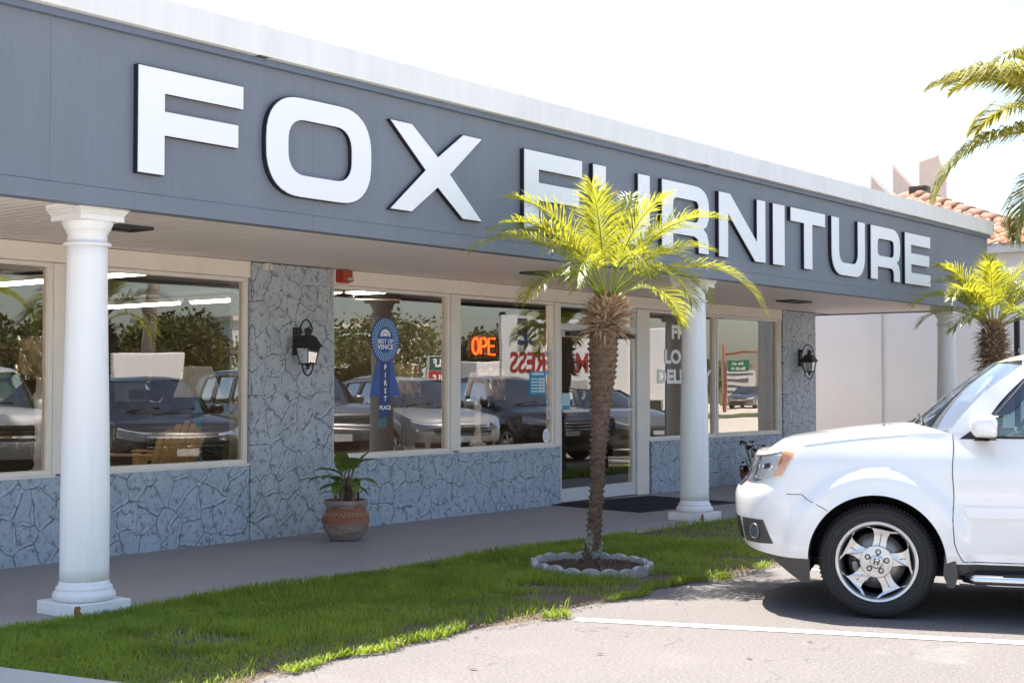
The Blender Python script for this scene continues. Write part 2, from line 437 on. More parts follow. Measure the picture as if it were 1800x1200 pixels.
tag(b.build('leaves', M['deadleaf']), 'small dead brown leaves lying on lawn and asphalt', 'dead leaves', kind='stuff')

# stall lines painted on the asphalt (angled stalls, 3.1 m apart along the kerb)
SD = Vector((.3535, -.9354, 0)); SN = Vector((.9354, .3535, 0))
b = MB()
for k in range(-1, 8):
    o = Vector((7.27 + 3.1*k, 5.2, .004)) + SN*0; e = o + SD*5.4; w2 = SN*.062
    if k == 0: e = o + SD*5.6
    b.add([o-w2, o+w2, e+w2, e-w2], [(0,1,2,3)])
structure(b.build('stall_line_markings', M['line']))
b = MB(); b.add([(-60,-10.48,.004),(260,-10.48,.004),(260,-.15,.004),(-60,-.15,.004)], [(0,1,2,3)]); b.add([(-60,-32.98,.004),(400,-32.98,.004),(400,-14.52,.004),(-60,-14.52,.004)], [(0,1,2,3)])  # unseen aisle and road made pale to bounce light under the canopy
structure(b.build('road', M['bounce_lot']))
# far side of the lot: verge, road
b = MB(); b.add([(-60,-14.5,.05),(260,-14.5,.05),(260,-10.5,.05),(-60,-10.5,.05)], [(0,1,2,3)])
b.add([(-60,-33,.05),(400,-33,.05),(400,-300,.05),(-60,-300,.05)], [(0,1,2,3)])
structure(b.build('grass_verge', M['grassland']))
b = MB()
for x in range(-40, 240, 9): b.box(x, x+3, -24.1, -23.95, -.01, .009)
b.box(-60, 260, -15.6, -15.45, -.01, .009); b.box(-60, 260, -32.2, -32.05, -.01, .009)
structure(b.build('road_markings', M['line']))

# ------------------------------------------------------------------ the store
GY = 9.97                                   # plane of the glass
store = thing('furniture_store', 'single storey shop with slate blue fascia, white coping and painted stone base', 'store', (12, 9.9, 0))
XL = 3.3
ZS, ZL, ZSO = .765, 2.505, 2.66             # sill, lintel underside, soffit
# under-window stone walls and pillars
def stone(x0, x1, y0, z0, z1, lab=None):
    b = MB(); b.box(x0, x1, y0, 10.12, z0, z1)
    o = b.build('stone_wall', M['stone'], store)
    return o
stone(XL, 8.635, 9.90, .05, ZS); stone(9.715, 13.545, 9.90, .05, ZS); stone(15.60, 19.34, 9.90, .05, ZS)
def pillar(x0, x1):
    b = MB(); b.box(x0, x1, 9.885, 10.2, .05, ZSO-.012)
    return b.build('stone_pillar', M['stone_bounce'], store)
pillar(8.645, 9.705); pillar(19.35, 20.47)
b = MB()
b.box(XL, 8.64, 9.9, 10.15, ZL, ZSO-.004); b.box(9.71, 19.345, 9.9, 10.15, ZL, ZSO-.004)
b.build('lintel_beam', M['lintel'], store, bevel=.004)
# window frames and panes
def window(x0, x1, first=.0, last=.0, mull=None):
    f = MB(); fw = .042
    f.box(x0, x1, 9.925, 10.02, ZS+.004, ZS+.045); f.box(x0, x1, 9.925, 10.02, ZL-.04, ZL-.003)
    f.box(x0, x0+fw, 9.927, 10.018, ZS+.045, ZL-.04); f.box(x1-fw, x1, 9.927, 10.018, ZS+.045, ZL-.04)
    f.box(x0-.02, x1+.02, 9.895, 9.93, ZS-.012, ZS+.012)
    o = f.build('window', M['frame'], store, bevel=.004)
    g = MB()
    g.add([(x0+fw, GY, ZS+.045), (x1-fw, GY, ZS+.045), (x1-fw, GY, ZL-.04), (x0+fw, GY, ZL-.04)], [(0,1,2,3)])
    if mull:
        f2 = MB(); f2.box(mull-.03, mull+.03, 9.926, 10.02, ZS+.045, ZL-.04); f2.build('mullion', M['frame'], o, bevel=.003)
    g.build('pane', M['glass'], o)
    return o
window(XL+.1, 6.56); window(6.66, 8.635); window(9.715, 11.53); window(11.67, 13.46); window(15.56, 17.36); window(17.38, 19.28)
for x0, x1 in ((XL+.002, XL+.1), (6.56, 6.66), (11.53, 11.67), (13.46, 13.57), (15.27, 15.56), (19.28, 19.345)):
    b = MB(); b.box(x0+.002, x1-.002, 9.912, 10.06, (ZS+.012) if x0 not in (13.46, 15.27) else .062, ZL-.004); b.build('window_post', M['frame'], store, bevel=.005)
# entrance: transom, header, two leaves
f = MB(); f.box(13.57, 15.27, 9.93, 10.03, 2.455, ZL-.004); f.box(13.57, 15.27, 9.92, 10.04, 2.17, 2.25)
f.box(13.572, 13.60, 9.93, 10.03, 2.25, 2.455); f.box(15.24, 15.268, 9.93, 10.03, 2.25, 2.455)
fr = f.build('door_frame', M['alu'], store, bevel=.003)
g = MB(); g.add([(13.6, 9.97, 2.25), (15.24, 9.97, 2.25), (15.24, 9.97, 2.455), (13.6, 9.97, 2.455)], [(0,1,2,3)]); g.build('pane', M['glass'], fr)
for x0, x1, hs in ((13.575, 14.415, 1), (14.425, 15.265, -1)):
    f = MB(); f.box(x0, x1, 9.94, 9.99, .075, .235); f.box(x0, x1, 9.94, 9.99, 2.09, 2.165)
    f.box(x0, x0+.055, 9.941, 9.989, .235, 2.09); f.box(x1-.055, x1, 9.941, 9.989, .235, 2.09)
    d = f.build('door', M['alu'], store, bevel=.003)
    g = MB(); g.add([(x0+.055, 9.965, .235), (x1-.055, 9.965, .235), (x1-.055, 9.965, 2.09), (x0+.055, 9.965, 2.09)], [(0,1,2,3)]); g.build('pane', M['glass'], d)
    h = MB(); h.box(x0+.05, x1-.05, 9.905, 9.93, 1.165, 1.20); xe = x1-.03 if hs > 0 else x0+.03
    h.box(xe-.02, xe+.02, 9.895, 9.925, 1.06, 1.33); h.box(x0+.055, x0+.075, 9.925, 9.945, 1.17, 1.195); h.box(x1-.075, x1-.055, 9.925, 9.945, 1.17, 1.195)
    h.build('handle', M['alu'], d, bevel=.004)
    c = MB(); xc = x0+.12 if hs > 0 else x1-.42
    c.box(xc, xc+.30, 9.86, 9.94, 2.10, 2.155); a = xc+.15
    c.tube([(a, 9.88, 2.16), (a+.22*hs, 9.72, 2.185), (a+.02*hs+.34*hs, 9.86, 2.19)], .011, 6)
    c.build('door_closer', M['iron'], d, bevel=.004)
# soffit made of vinyl planks running out from the wall
b = MB(); px = XL; prof = []
while px < 21.1:
    prof += [(px, ZSO), (px+.082, ZSO), (px+.086, ZSO+.016), (px+.098, ZSO+.016)]; px += .1
vs = []; fs = []
for x, z in prof: vs += [(x, 7.36, z), (x, 9.9, z)]
for i in range(len(prof)-1): fs.append((2*i, 2*i+1, 2*i+3, 2*i+2))
b.add(vs, fs); b.add([(XL,7.36,ZSO+.03),(21.1,7.36,ZSO+.03),(21.1,9.9,ZSO+.03),(XL,9.9,ZSO+.03)], [(0,1,2,3)])
b.build('soffit', M['soffit'], store)
b = MB(); b.box(20.475, 21.12, 9.9, 10.4, 2.655, 2.9)
b.build('soffit_trim', M['slate_trim'], store)
# fascia: panels, lower board, drip trim, end return, coping
b = MB(); XR = 21.14
seams = [XL, 4.82, 7.0, 9.45, 11.9, 14.35, 16.8, 19.25, XR]
for a, c in zip(seams, seams[1:]): b.box(a+.0007, c-.0007, 7.35, 7.45, 2.74, 3.77)
b.box(XL, XR-.02, 7.36, 7.45, 2.63, 3.78)
b.box(XR-.06, XR, 7.452, 10.4, 2.64, 3.78)
b.build('fascia', M['slate'], store, bevel=.0008)
b = MB()
for a, c in zip(seams[::2], seams[2::2]+[XR]): b.box(a+.001, c-.001, 7.342, 7.46, 2.625, 2.737)
b.box(XR-.07, XR+.006, 7.345, 7.365, 2.737, 3.76)
b.build('fascia_board', M['slate'], store, bevel=.003)
b = MB()
for a, c in zip((XL, 6.62, 12.5, 18.4), (6.62, 12.5, 18.4, XR+.05)): b.box(a+.001, c-.001, 7.305, 7.40, 3.742, 3.788)
b.build('drip_trim', M['slate_trim'], store, bevel=.004)
b = MB()
for k, (a, c) in enumerate(zip((XL-.05, 6.45, 12.55, 18.2), (6.45, 12.55, 18.2, 21.19))): b.box(a+.001, c-.001, 7.25 - .002*(k % 2), 7.62, 3.789, 4.0)
for x in (6.45, 12.55, 18.2): b.box(x-.05, x+.05, 7.246, 7.60, 3.789, 4.002)
b.box(20.9, 21.19, 7.62, 20.3, 3.789, 4.0)
b.build('coping', M['coping'], store, bevel=.005)
# roof deck and hidden walls, interior shell
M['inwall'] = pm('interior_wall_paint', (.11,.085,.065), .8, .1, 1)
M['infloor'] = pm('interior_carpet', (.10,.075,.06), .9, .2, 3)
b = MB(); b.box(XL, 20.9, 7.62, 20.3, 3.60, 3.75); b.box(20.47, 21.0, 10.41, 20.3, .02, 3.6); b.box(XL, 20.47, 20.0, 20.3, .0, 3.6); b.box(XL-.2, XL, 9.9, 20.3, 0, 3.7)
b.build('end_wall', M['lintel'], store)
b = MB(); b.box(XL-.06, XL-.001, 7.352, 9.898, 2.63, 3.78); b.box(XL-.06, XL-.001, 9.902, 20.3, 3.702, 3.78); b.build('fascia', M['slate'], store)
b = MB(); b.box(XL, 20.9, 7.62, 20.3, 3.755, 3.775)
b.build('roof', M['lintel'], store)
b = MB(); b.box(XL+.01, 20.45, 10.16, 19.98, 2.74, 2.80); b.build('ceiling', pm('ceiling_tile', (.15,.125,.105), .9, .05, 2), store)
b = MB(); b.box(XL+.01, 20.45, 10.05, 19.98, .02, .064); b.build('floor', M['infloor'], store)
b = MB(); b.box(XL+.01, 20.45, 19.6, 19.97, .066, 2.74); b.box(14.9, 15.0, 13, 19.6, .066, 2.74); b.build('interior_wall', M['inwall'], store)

# ------------------------------------------------------------------ sign letters
LB, LT, LY = 2.865, 3.553, 7.303
def rr(x0, x1, z0, z1, rad, n=9, ex=2.4, corners=(1,1,1,1)):
    pts = []
    for k, (cx, cz, sx, sz, a0) in enumerate(((x1-rad, z1-rad, 1, 1, 0), (x0+rad, z1-rad, -1, 1, 1), (x0+rad, z0+rad, -1, -1, 2), (x1-rad, z0+rad, 1, -1, 3))):
        if not corners[k]:
            pts.append((x1 if sx > 0 else x0, z1 if sz > 0 else z0)); continue
        q = [(abs(cos(pi/2*i/n))**(2/ex), abs(sin(pi/2*i/n))**(2/ex)) for i in range(n+1)]
        if a0 % 2: q = q[::-1]
        pts += [(cx+sx*rad*a, cz+sz*rad*c) for a, c in q]
    return pts
H = LT - LB; ST = .205; BT = .155            # stem and bar thickness
def gF(w): return [(0,0),(0,H),(w,H),(w,H-BT),(ST,H-BT),(ST,.415),(w*.95,.415),(w*.95,.26),(ST,.26),(ST,0)], []
def gO(w): return rr(0,w,-.012,H+.012,.33), [rr(ST,w-ST,BT-.012,H-BT+.012,.17)[::-1]]
def gX(w):
    c = w/2; d = .145; m = H/2
    return [(0,H),(.24,H),(c,m+.12),(w-.24,H),(w,H),(c+d,m),(w,0),(w-.24,0),(c,m-.12),(.24,0),(0,0),(c-d,m)], []
def gU(w):
    o = rr(0, w, -.012, H+.2, .30, corners=(0,0,1,1)); i = rr(ST, w-ST, BT-.012, H+.2, .16, corners=(0,0,1,1))
    o = [(x, min(z, H)) for x, z in o]; i = [(x, min(z, H)) for x, z in i]
    return [o[1]] + o[2:] + [o[0], i[0]] + i[:1:-1] + [i[1]], []
def gR(w):
    o = [(0,0),(0,H)] + [(w-.30+.30*a, H-.22+.22*c) for a, c in [(abs(sin(pi/2*k/8))**(2/2.4), abs(cos(pi/2*k/8))**(2/2.4)) for k in range(9)]]
    o += [(w-.008, .36), (w-.05, .285), (w-.12, .255), (w-.045, .21), (w-.012, .13), (w-.01, 0), (w-.205, 0), (w-.207, .10), (w-.225, .14), (w-.29, .165), (ST, .165), (ST, 0)]
    hole = rr(ST, w-.205, .31, H-BT, .08, 5)[::-1]
    return o, [hole]
def gN(w): return [(0,0),(0,H),(.235,H),(w-.19,.21),(w-.19,H),(w,H),(w,0),(w-.235,0),(.19,H-.21),(.19,0)], []
def gI(w): return [(0,0),(0,H),(w,H),(w,0)], []
def gT(w): c = w/2; return [(0,H),(w,H),(w,H-BT),(c+.105,H-BT),(c+.105,0),(c-.105,0),(c-.105,H-BT),(0,H-BT)], []
def gE(w): return [(0,0),(0,H),(w,H),(w,H-BT),(ST,H-BT),(ST,.42),(w*.96,.42),(w*.96,.27),(ST,.27),(ST,BT),(w,BT),(w,0)], []
SIGN = [('F',gF,5.431,.867,'white block letter F at the start of the first word, largest in view'),
        ('O',gO,6.511,1.05,'white rounded letter O, the only closed ring on the fascia'),
        ('X',gX,7.777,1.107,'white letter X, two crossed strokes on the fascia'),
        ('F',gF,9.468,.864,'white letter F starting the second word, behind the palm fronds'),
        ('U',gU,10.514,.969,'white letter U rising directly above the foreground palm crown'),
        ('R',gR,11.714,.92,'white letter R partly behind the palm, before the N'),
        ('N',gN,12.847,1.033,'white letter N with a long slanting stroke'),
        ('I',gI,14.068,.278,'white letter I, a single plain vertical bar'),
        ('T',gT,14.502,.897,'white letter T between the I and the U'),
        ('U',gU,15.586,.963,'white letter U between the T and the final R'),
        ('R',gR,16.74,.938,'white letter R next to the last letter E'),
        ('E',gE,17.849,.887,'white letter E, last and farthest of the sign letters')]
for ch, fn, x0, w, lab in SIGN:
    outer, holes = fn(w)
    t = thing('sign_letter', lab, 'sign letter', (x0 + w/2, 7.34, LB), 0, 'raised white letters on the fascia')
    pl = lambda x, z, d, x0=x0: (x0+x, LY+d, LB+z)
    b = MB(); b.prism(outer, holes, pl, .006); b.build('letter_face', M['letter'], t)
    cx = w/2; cz = H/2
    b = MB(); b.prism(outer, holes, lambda x, z, d, x0=x0, cx=cx, cz=cz: (x0+cx+(x-cx)*1.012, LY+.0065+d, LB+cz+(z-cz)*1.016), .041)
    b.build('letter_return', M['letter_side'], t)

# ------------------------------------------------------------------ columns
M['rot'] = pm('bare_rotten_wood', (.30,.13,.03), .9, .3, 20, .5, 60)
def column(x, y, label, chip):
    c = thing('porch_column', label, 'column', (x, y, .06), 0, 'white columns along the covered walk')
    b = MB(); b.box(x-.207, x+.207, y-.207, y+.207, .06, .145)
    p = b.build('plinth', M['column'], c, bevel=.006)
    if chip:
        k = MB(); q = random.Random(int(x*7)); poly = [(-.207,.004),(-.207,.080),(-.196,.084),(-.185,.078),(-.176,.083),(-.168,.066),(-.175,.05),(-.160,.034),(-.170,.022),(-.165,.004)]
        k.prism([(a*1, z) for a, z in poly], [], lambda a, z, d: (x+a-.0, y-.2105+d, .06+z), .004)
        k.prism([(-.207,.004),(-.207,.078),(-.199,.05),(-.203,.004)], [], lambda a, z, d: (x-.2105+d, y+a, .06+z), .004)
        k.build('bare_wood_patch', M['rot'], p)
    b = MB(); b.lathe([(.15,.145),(.178,.147),(.193,.160),(.197,.178),(.190,.197),(.176,.208),(.172,.216),(.176,.222),(.174,.230),(.162,.236),(.157,.250),(.153,.268)], (x,y,0), 48)
    b.build('base_moulding', M['column'], c)
    prof = []
    for i in range(25):
        t = i/24; z = .262 + (2.40-.262)*t
        prof.append((.153 - .026*sstep(.15, 1, t)**1.1 if t > .15 else .153, z))
    b = MB(); b.lathe(prof, (x,y,0), 48); b.build('shaft', M['column'], c)
    b = MB(); b.lathe([(.124,2.388),(.146,2.392),(.151,2.401),(.146,2.411),(.126,2.414),(.1235,2.44),(.1235,2.468),(.130,2.474),(.131,2.485),(.138,2.489),(.143,2.498),(.157,2.530),(.160,2.545),(.155,2.549)], (x,y,0), 48)
    cap = b.build('capital', M['column'], c)
    b = MB()
    for a, z0, z1 in ((.163,2.548,2.588),(.169,2.588,2.602),(.178,2.602,2.618),(.186,2.618,2.632),(.186,2.632,ZSO-.002)): b.box(x-a, x+a, y-a, y+a, z0, z1-.0008)
    b.build('abacus', M['column'], cap, bevel=.003)
    return c
column(5.273, 7.61, 'tall white column in front of the leftmost windows, rusty chip in its plinth', True)
column(12.919, 7.66, 'white column beside the entrance mat, palm frond across its top', True)
column(20.15, 7.62, 'white column at the far end of the canopy, against beige wall', False)
# ------------------------------------------------------------------ things on and around the facade
M['lampglass'] = glass('seeded_lamp_glass', (.75,.75,.68), .10)
def lantern(x, label):
    y0 = 9.88
    t = thing('wall_lantern', label, 'wall lamp', (x, y0, 1.9), 0, 'black wall lanterns on the stone pillars'); t.scale = (.9, 1, .93)
    b = MB(); b.box(x-.055, x+.055, y0-.028, y0+.004, 1.78, 2.07); b.box(x-.042, x+.042, y0-.05, y0-.028, 2.0, 2.06)
    b.build('back_plate', M['iron'], t, bevel=.01)
    yc = y0 - .16
    b = MB(); pts = []
    for k in range(15):
        a = lerp(-.15*pi, 1.02*pi, k/14); pts.append((x, yc+.055 - .085*cos(pi-a)*1.0, 2.06 + .085*sin(a)))
    b.tube([(x, y0-.03, 2.03)] + [(x, lerp(y0-.05, yc-.06, k/14), 2.05 + .095*sin(pi*k/14)**.7) for k in range(15)] + [(x, yc-.055, 2.02), (x, yc-.02, 2.0), (x, yc+.015, 2.02), (x, yc+.01, 2.05), (x, yc-.015, 2.06)], .0085, 8)
    b.build('scroll_arm', M['iron'], t)
    b = MB(); b.lathe([(.012,2.06),(.03,2.05),(.034,2.04),(.03,1.985),(.05,1.97)], (x,yc,0), 16)
    r0 = [(.036,1.985),(.062,1.965),(.084,1.915),(.108,1.872),(.110,1.862)]
    s4 = [(r*sqrt(2), z) for r, z in r0]
    vs = []; fs = []
    for r, z in r0:
        for sx, sy in ((-1,-1),(1,-1),(1,1),(-1,1)): vs.append((x+sx*r, yc+sy*r, z))
    for i in range(len(r0)-1):
        for k in range(4): fs.append((i*4+k, i*4+(k+1)%4, i*4+4+(k+1)%4, i*4+4+k))
    fs.append((0,1,2,3)); m = (len(r0)-1)*4; fs.append((m,m+1,m+2,m+3)); b.add(vs, fs)
    b.build('hood', M['iron'], t, bevel=.004)
    b = MB(); rt, rb, zt, zb = .084, .056, 1.862, 1.69
    for sx, sy in ((-1,-1),(1,-1),(1,1),(-1,1)):
        b.tube([(x+sx*rt, yc+sy*rt, zt), (x+sx*rb, yc+sy*rb, zb)], .0075, 4, False)
    for rr_, z in ((rb+.006, zb), (rt, zt-.006)):
        for (a0, a1) in (((-1,-1),(1,-1)),((1,-1),(1,1)),((1,1),(-1,1)),((-1,1),(-1,-1))):
            b.tube([(x+a0[0]*rr_, yc+a0[1]*rr_, z), (x+a1[0]*rr_, yc+a1[1]*rr_, z)], .0075, 4, False)
    b.lathe([(.06,1.695),(.03,1.68),(.016,1.66),(.02,1.65),(.008,1.63)], (x,yc,0), 12)
    b.tube([(x, y0-.02, 1.80)] + [(x, yc + .075*cos(pi*k/12) , 1.70 - .13*sin(pi*k/12)) for k in range(0, 13)] + [(x, yc-.04, 1.685)], .0085, 8)
    b.build('cage', M['iron'], t)
    g = MB()
    for a0, a1 in (((-1,-1),(1,-1)),((1,-1),(1,1)),((1,1),(-1,1)),((-1,1),(-1,-1))):
        g.add([(x+a0[0]*rt*.97, yc+a0[1]*rt*.97, zt), (x+a1[0]*rt*.97, yc+a1[1]*rt*.97, zt), (x+a1[0]*rb*.97, yc+a1[1]*rb*.97, zb), (x+a0[0]*rb*.97, yc+a0[1]*rb*.97, zb)], [(0,1,2,3)])
    g.build('lamp_glass', M['lampglass'], t)
    b = MB(); b.lathe([(.010,1.70),(.011,1.77),(.018,1.79),(.016,1.82),(.004,1.84)], (x,yc,0), 10); b.build('bulb', M['white'], t)
lantern(9.20, 'black wall lantern on the near stone pillar between two big windows')
lantern(19.90, 'black wall lantern on the far stone pillar at the end of the facade')

# red strobe alarm on the lintel, small sensor on the pillar
M['alarm'] = flat('alarm_red', (.42,.055,.02), .4)
t = thing('fire_alarm', 'small red fire alarm strobe on the beam right of the near stone pillar', 'fire alarm', (9.87, 9.9, 2.58))
b = MB(); b.box(9.745, 9.905, 9.86, 9.899, 2.52, 2.65); b.build('alarm_base', M['alarm'], t, bevel=.006)
b = MB(); b.box(9.76, 9.89, 9.80, 9.86, 2.53, 2.645); b.build('alarm_body', M['alarm'], t, bevel=.008)
b = MB(); b.box(9.80, 9.885, 9.775, 9.80, 2.535, 2.575); b.build('strobe_lens', M['chrome'], t, bevel=.01)
t = thing('motion_sensor', 'tiny beige sensor under the soffit at top of near stone pillar', 'sensor', (8.84, 9.85, 2.6))
b = MB(); b.box(8.76, 8.825, 9.80, 9.884, 2.585, 2.645); b.build('sensor_body', M['frame'], t, bevel=.01)
b = MB(); b.box(8.77, 8.79, 9.79, 9.80, 2.59, 2.64); b.build('sensor_lens', M['chrome'], t, bevel=.003)
# recessed soffit fixtures
M['darkmetal'] = flat('dark_fixture', (.035,.03,.026), .5)
for x, y, lab in ((6.05, 8.45, 'dark recessed fixture in the soffit behind the nearest column capital'), (11.45, 8.55, 'dark recessed fixture in the soffit left of the foreground palm crown'), (17.4, 8.72, 'dark recessed fixture in the soffit near the far lantern')):
    t = thing('soffit_light', lab, 'soffit light', (x, y, ZSO), 0, 'recessed fixtures in the porch soffit')
    b = MB()
    for a in (-1, 1): b.box(x-.27, x+.27, y+a*.13-.012, y+a*.13+.012, ZSO-.022, ZSO-.001); b.box(x+a*.27-.012, x+a*.27+.012, y-.118, y+.118, ZSO-.022, ZSO-.001)
    b.build('trim_frame', M['darkmetal'], t)
    b = MB(); b.box(x-.255, x+.255, y-.115, y+.115, ZSO-.012, ZSO-.003); b.build('lens', flat('smoked_lens', (.03,.025,.022), .2), t)

# -------- decals on the glass (outer face is at GY)
GZ = GY - .004
M['blue1'] = flat('ribbon_blue', (.02,.09,.36), .4); M['blue2'] = flat('ribbon_light_blue', (.22,.42,.72), .4); M['blue3'] = flat('ribbon_dark_blue', (.012,.04,.19), .4)
rx, rz = 10.534, 1.972
t = thing('award_ribbon_sticker', 'blue first place rosette ribbon sticker on the window right of the pillar', 'sticker', (rx, GZ, rz))
b = MB(); N = 40; vs = []; fs = []
for k in range(N):
    a0 = 2*pi*(k-.28)/N; a1 = 2*pi*(k+.28)/N; o = len(vs)
    vs += [(rx+.118*cos(a0), GZ-.0022, rz+.136*sin(a0)), (rx+.118*cos(a1), GZ-.0022, rz+.136*sin(a1)), (rx+.20*cos(a1), GZ-.0022, rz+.225*sin(a1)), (rx+.20*cos(a0), GZ-.0022, rz+.225*sin(a0))]; fs.append((o,o+1,o+2,o+3))
b.add(vs, fs); b.build('pleat', M['blue2'], t)
def disc(b, cx, cz, ra, rb2, y, n=48): b.add([(cx+ra*cos(2*pi*k/n), y, cz+rb2*sin(2*pi*k/n)) for k in range(n)], [tuple(range(n))])
b = MB(); disc(b, rx, rz, .21, .237, GZ-.0010); b.build('rosette', M['blue3'], t)
b = MB(); disc(b, rx, rz, .118, .135, GZ-.0030); b.build('rosette_centre', M['blue1'], t)
b = MB()
b.add([(rx-.11,GZ,rz-.2),(rx-.03,GZ,rz-.2),(rx-.045,GZ,rz-.66),(rx-.12,GZ,rz-.57),(rx-.225,GZ,rz-.60)], [(0,1,2,3,4)])
b.add([(rx+.11,GZ,rz-.2),(rx+.03,GZ,rz-.2),(rx+.045,GZ,rz-.66),(rx+.12,GZ,rz-.57),(rx+.225,GZ,rz-.60)], [(0,1,2,3,4)])
b.build('ribbon_tail', M['blue1'], t)
b = MB(); b.add([(rx-.075,GZ-.0016,rz-.2),(rx+.075,GZ-.0016,rz-.2),(rx+.075,GZ-.0016,rz-.83),(rx,GZ-.0016,rz-.79),(rx-.075,GZ-.0016,rz-.83)], [(0,1,2,3,4)]); b.build('ribbon_band', M['blue3'], t)
b = MB()
add_text(b, 'BEST OF', .062, (rx, GZ-.0045, rz-.035), (1,0,0), (0,0,1), .02); add_text(b, 'VENICE', .068, (rx, GZ-.0045, rz-.095), (1,0,0), (0,0,1), .02)
for k, ch in enumerate('FIRST'): add_text(b, ch, .075, (rx, GZ-.0045, rz-.31-.082*k), (1,0,0), (0,0,1), .03)
add_text(b, 'PLACE', .06, (rx, GZ-.0045, rz-.725), (1,0,0), (0,0,1), .03)
sun_v = []; n = 22
for k in range(n+1):
    a = pi*k/n; r1 = .085 if k % 2 else .068; sun_v.append((rx+r1*cos(a), GZ-.0045, rz+.035+r1*sin(a)))
sun_v2 = [(rx+.048*cos(pi*k/n), GZ-.0045, rz+.035+.048*sin(pi*k/n)) for k in range(n+1)]
b.add(sun_v + sun_v2, [(k, k+1, n+2+k, n+1+k) for k in range(n)])
sun_v3 = [(rx+.036*cos(pi*k/n), GZ-.0045, rz+.04+.036*sin(pi*k/n)) for k in range(n+1)]
b.add(sun_v3, [tuple(range(n+1))])
b.build('lettering', M['text_white'], t)

# window lettering FREE LOCAL DELIVERY
t = thing('window_lettering', 'white FREE LOCAL DELIVERY lettering on the window behind the far column', 'window lettering', (16.45, GZ, 1.8))
for k, (w_, z) in enumerate((('FREE', 2.14), ('LOCAL', 1.80), ('DELIVERY', 1.53))):
    b = MB(); add_text(b, w_, .25, (16.55, GZ, z), (1,0,0), (0,0,1), .045, 1.33); b.build('lettering', M['text_white'], t)
# posters and small stickers
def panel(name, label, cat, x0, x1, z0, z1, col, y=GZ, rows=(), head=None, group=None):
    t = thing(name, label, cat, ((x0+x1)/2, y, z0), 0, group)
    b = MB(); b.box(x0, x1, y-.001, y+.002, z0, z1); b.build('sheet', flat(name+'_sheet', col, .5), t)
    b = MB(); h = z1-z0; w = x1-x0
    for (a, c, e, f_) in rows: b.box(x0+a*w, x0+c*w, y-.0025, y-.0012, z0+e*h, z0+f_*h)
    if rows: b.build('printing', flat(name+'_printing', head or (.75,.78,.8), .5), t)
    return t
rows = [(.1,.5,.12+.13*k,.17+.13*k) for k in range(5)] + [(.55,.72,.1+.13*k,.19+.13*k) for k in range(5)] + [(.75,.92,.1+.13*k,.19+.13*k) for k in range(5)] + [(.15,.85,.84,.93)]
panel('opening_hours_poster', 'cyan opening hours poster on the glass left of the entrance', 'poster', 13.02, 13.34, 1.385, 1.665, (.02,.30,.52), rows=rows)
panel('notice_sticker', 'white paper notice low on the glass just left of the entrance post', 'sticker', 13.36, 13.415, 1.10, 1.235, (.7,.7,.68), rows=[(.2,.8,.15,.8)], head=(.4,.42,.42))
panel('card_sticker', 'small blue card sticker above the white paper notice by the entrance', 'sticker', 13.345, 13.395, 1.25, 1.345, (.12,.35,.5), rows=[(.2,.8,.2,.8)], head=(.5,.6,.7))
for z, lab in ((1.85,'uppermost'), (1.74,'middle'), (1.62,'lowest')):
    panel('label_sticker', 'little white label sticker beside the entrance post, %s of three' % lab, 'sticker', 13.34, 13.412, z, z+.062, (.55,.6,.62), rows=[(.2,.8,.3,.7)], head=(.3,.35,.4), group='white labels beside the entrance post')
t = thing('oval_sticker', 'white oval sticker in the lower corner of the window by the entrance', 'sticker', (13.34, GZ, .90))
b = MB(); disc(b, 13.345, .89, .066, .085, GZ-.0005); b.build('sheet', M['text_white'], t)
b = MB()
for k in range(4): b.box(13.305, 13.385, GZ-.002, GZ-.001, .85+.026*k, .858+.026*k)
b.build('printing', flat('oval_print', (.35,.36,.38), .5), t)
panel('door_poster', 'pale blue notice with gold seals on the left entrance door', 'poster', 13.65, 13.82, 1.17, 1.40, (.42,.62,.66), y=9.955, rows=[(.1,.9,.05,.35)], head=(.05,.25,.42))
t = thing('blue_tag', 'small cyan tag hanging in the window under the rosette ribbon', 'tag', (10.555, 10.02, 1.06))
b = MB(); b.box(10.50, 10.61, 10.012, 10.02, 1.06, 1.22); b.build('tag_card', flat('cyan_card', (.03,.32,.5), .5), t)

# neon OPEN sign hanging behind the glass
t = thing('neon_open_sign', 'red glowing neon OPEN sign hanging inside the window', 'neon sign', (12.40, 10.12, 1.94))
M['neon'] = emit('neon_red', (1.0, .055, .008), 2.6); M['neonoff'] = flat('neon_tube_dark', (.16,.03,.02), .3)
b = MB(); b.box(12.08, 12.73, 10.14, 10.155, 1.80, 2.09); b.build('sign_backing', flat('neon_backing', (.012,.014,.014), .4), t, bevel=.004)
def neon_letters(txt, x0, w, gap, h, z0):
    m = MB(); x = x0; y = 10.115; r_ = .0135
    for ch in txt:
        for dy in (0,):
            if ch == 'O': pts = [[(x+w/2+w/2*sin(2*pi*k/20), y, z0+h/2+h/2*cos(2*pi*k/20)) for k in range(21)]]
            elif ch == 'P': pts = [[(x,y,z0),(x,y,z0+h)] + [(x+w*.45+w*.5*sin(pi*k/8), y, z0+h*.74+h*.26*cos(pi*k/8)) for k in range(9)] + [(x,y,z0+h*.48)]]
            elif ch == 'E': pts = [[(x+w,y,z0+h),(x,y,z0+h),(x,y,z0),(x+w,y,z0)], [(x,y,z0+h*.52),(x+w*.85,y,z0+h*.52)]]
            else: pts = [[(x,y,z0),(x,y,z0+h),(x+w,y,z0),(x+w,y,z0+h)]]
            for p in pts: m.tube(p, r_, 6)
        x += w + gap
    return m
neon_letters('OPE', 12.14, .112, .034, .185, 1.855).build('lit_letters', M['neon'], t)
neon_letters('N', 12.578, .10, .035, .185, 1.855).build('unlit_letter', M['neonoff'], t)
b = MB()
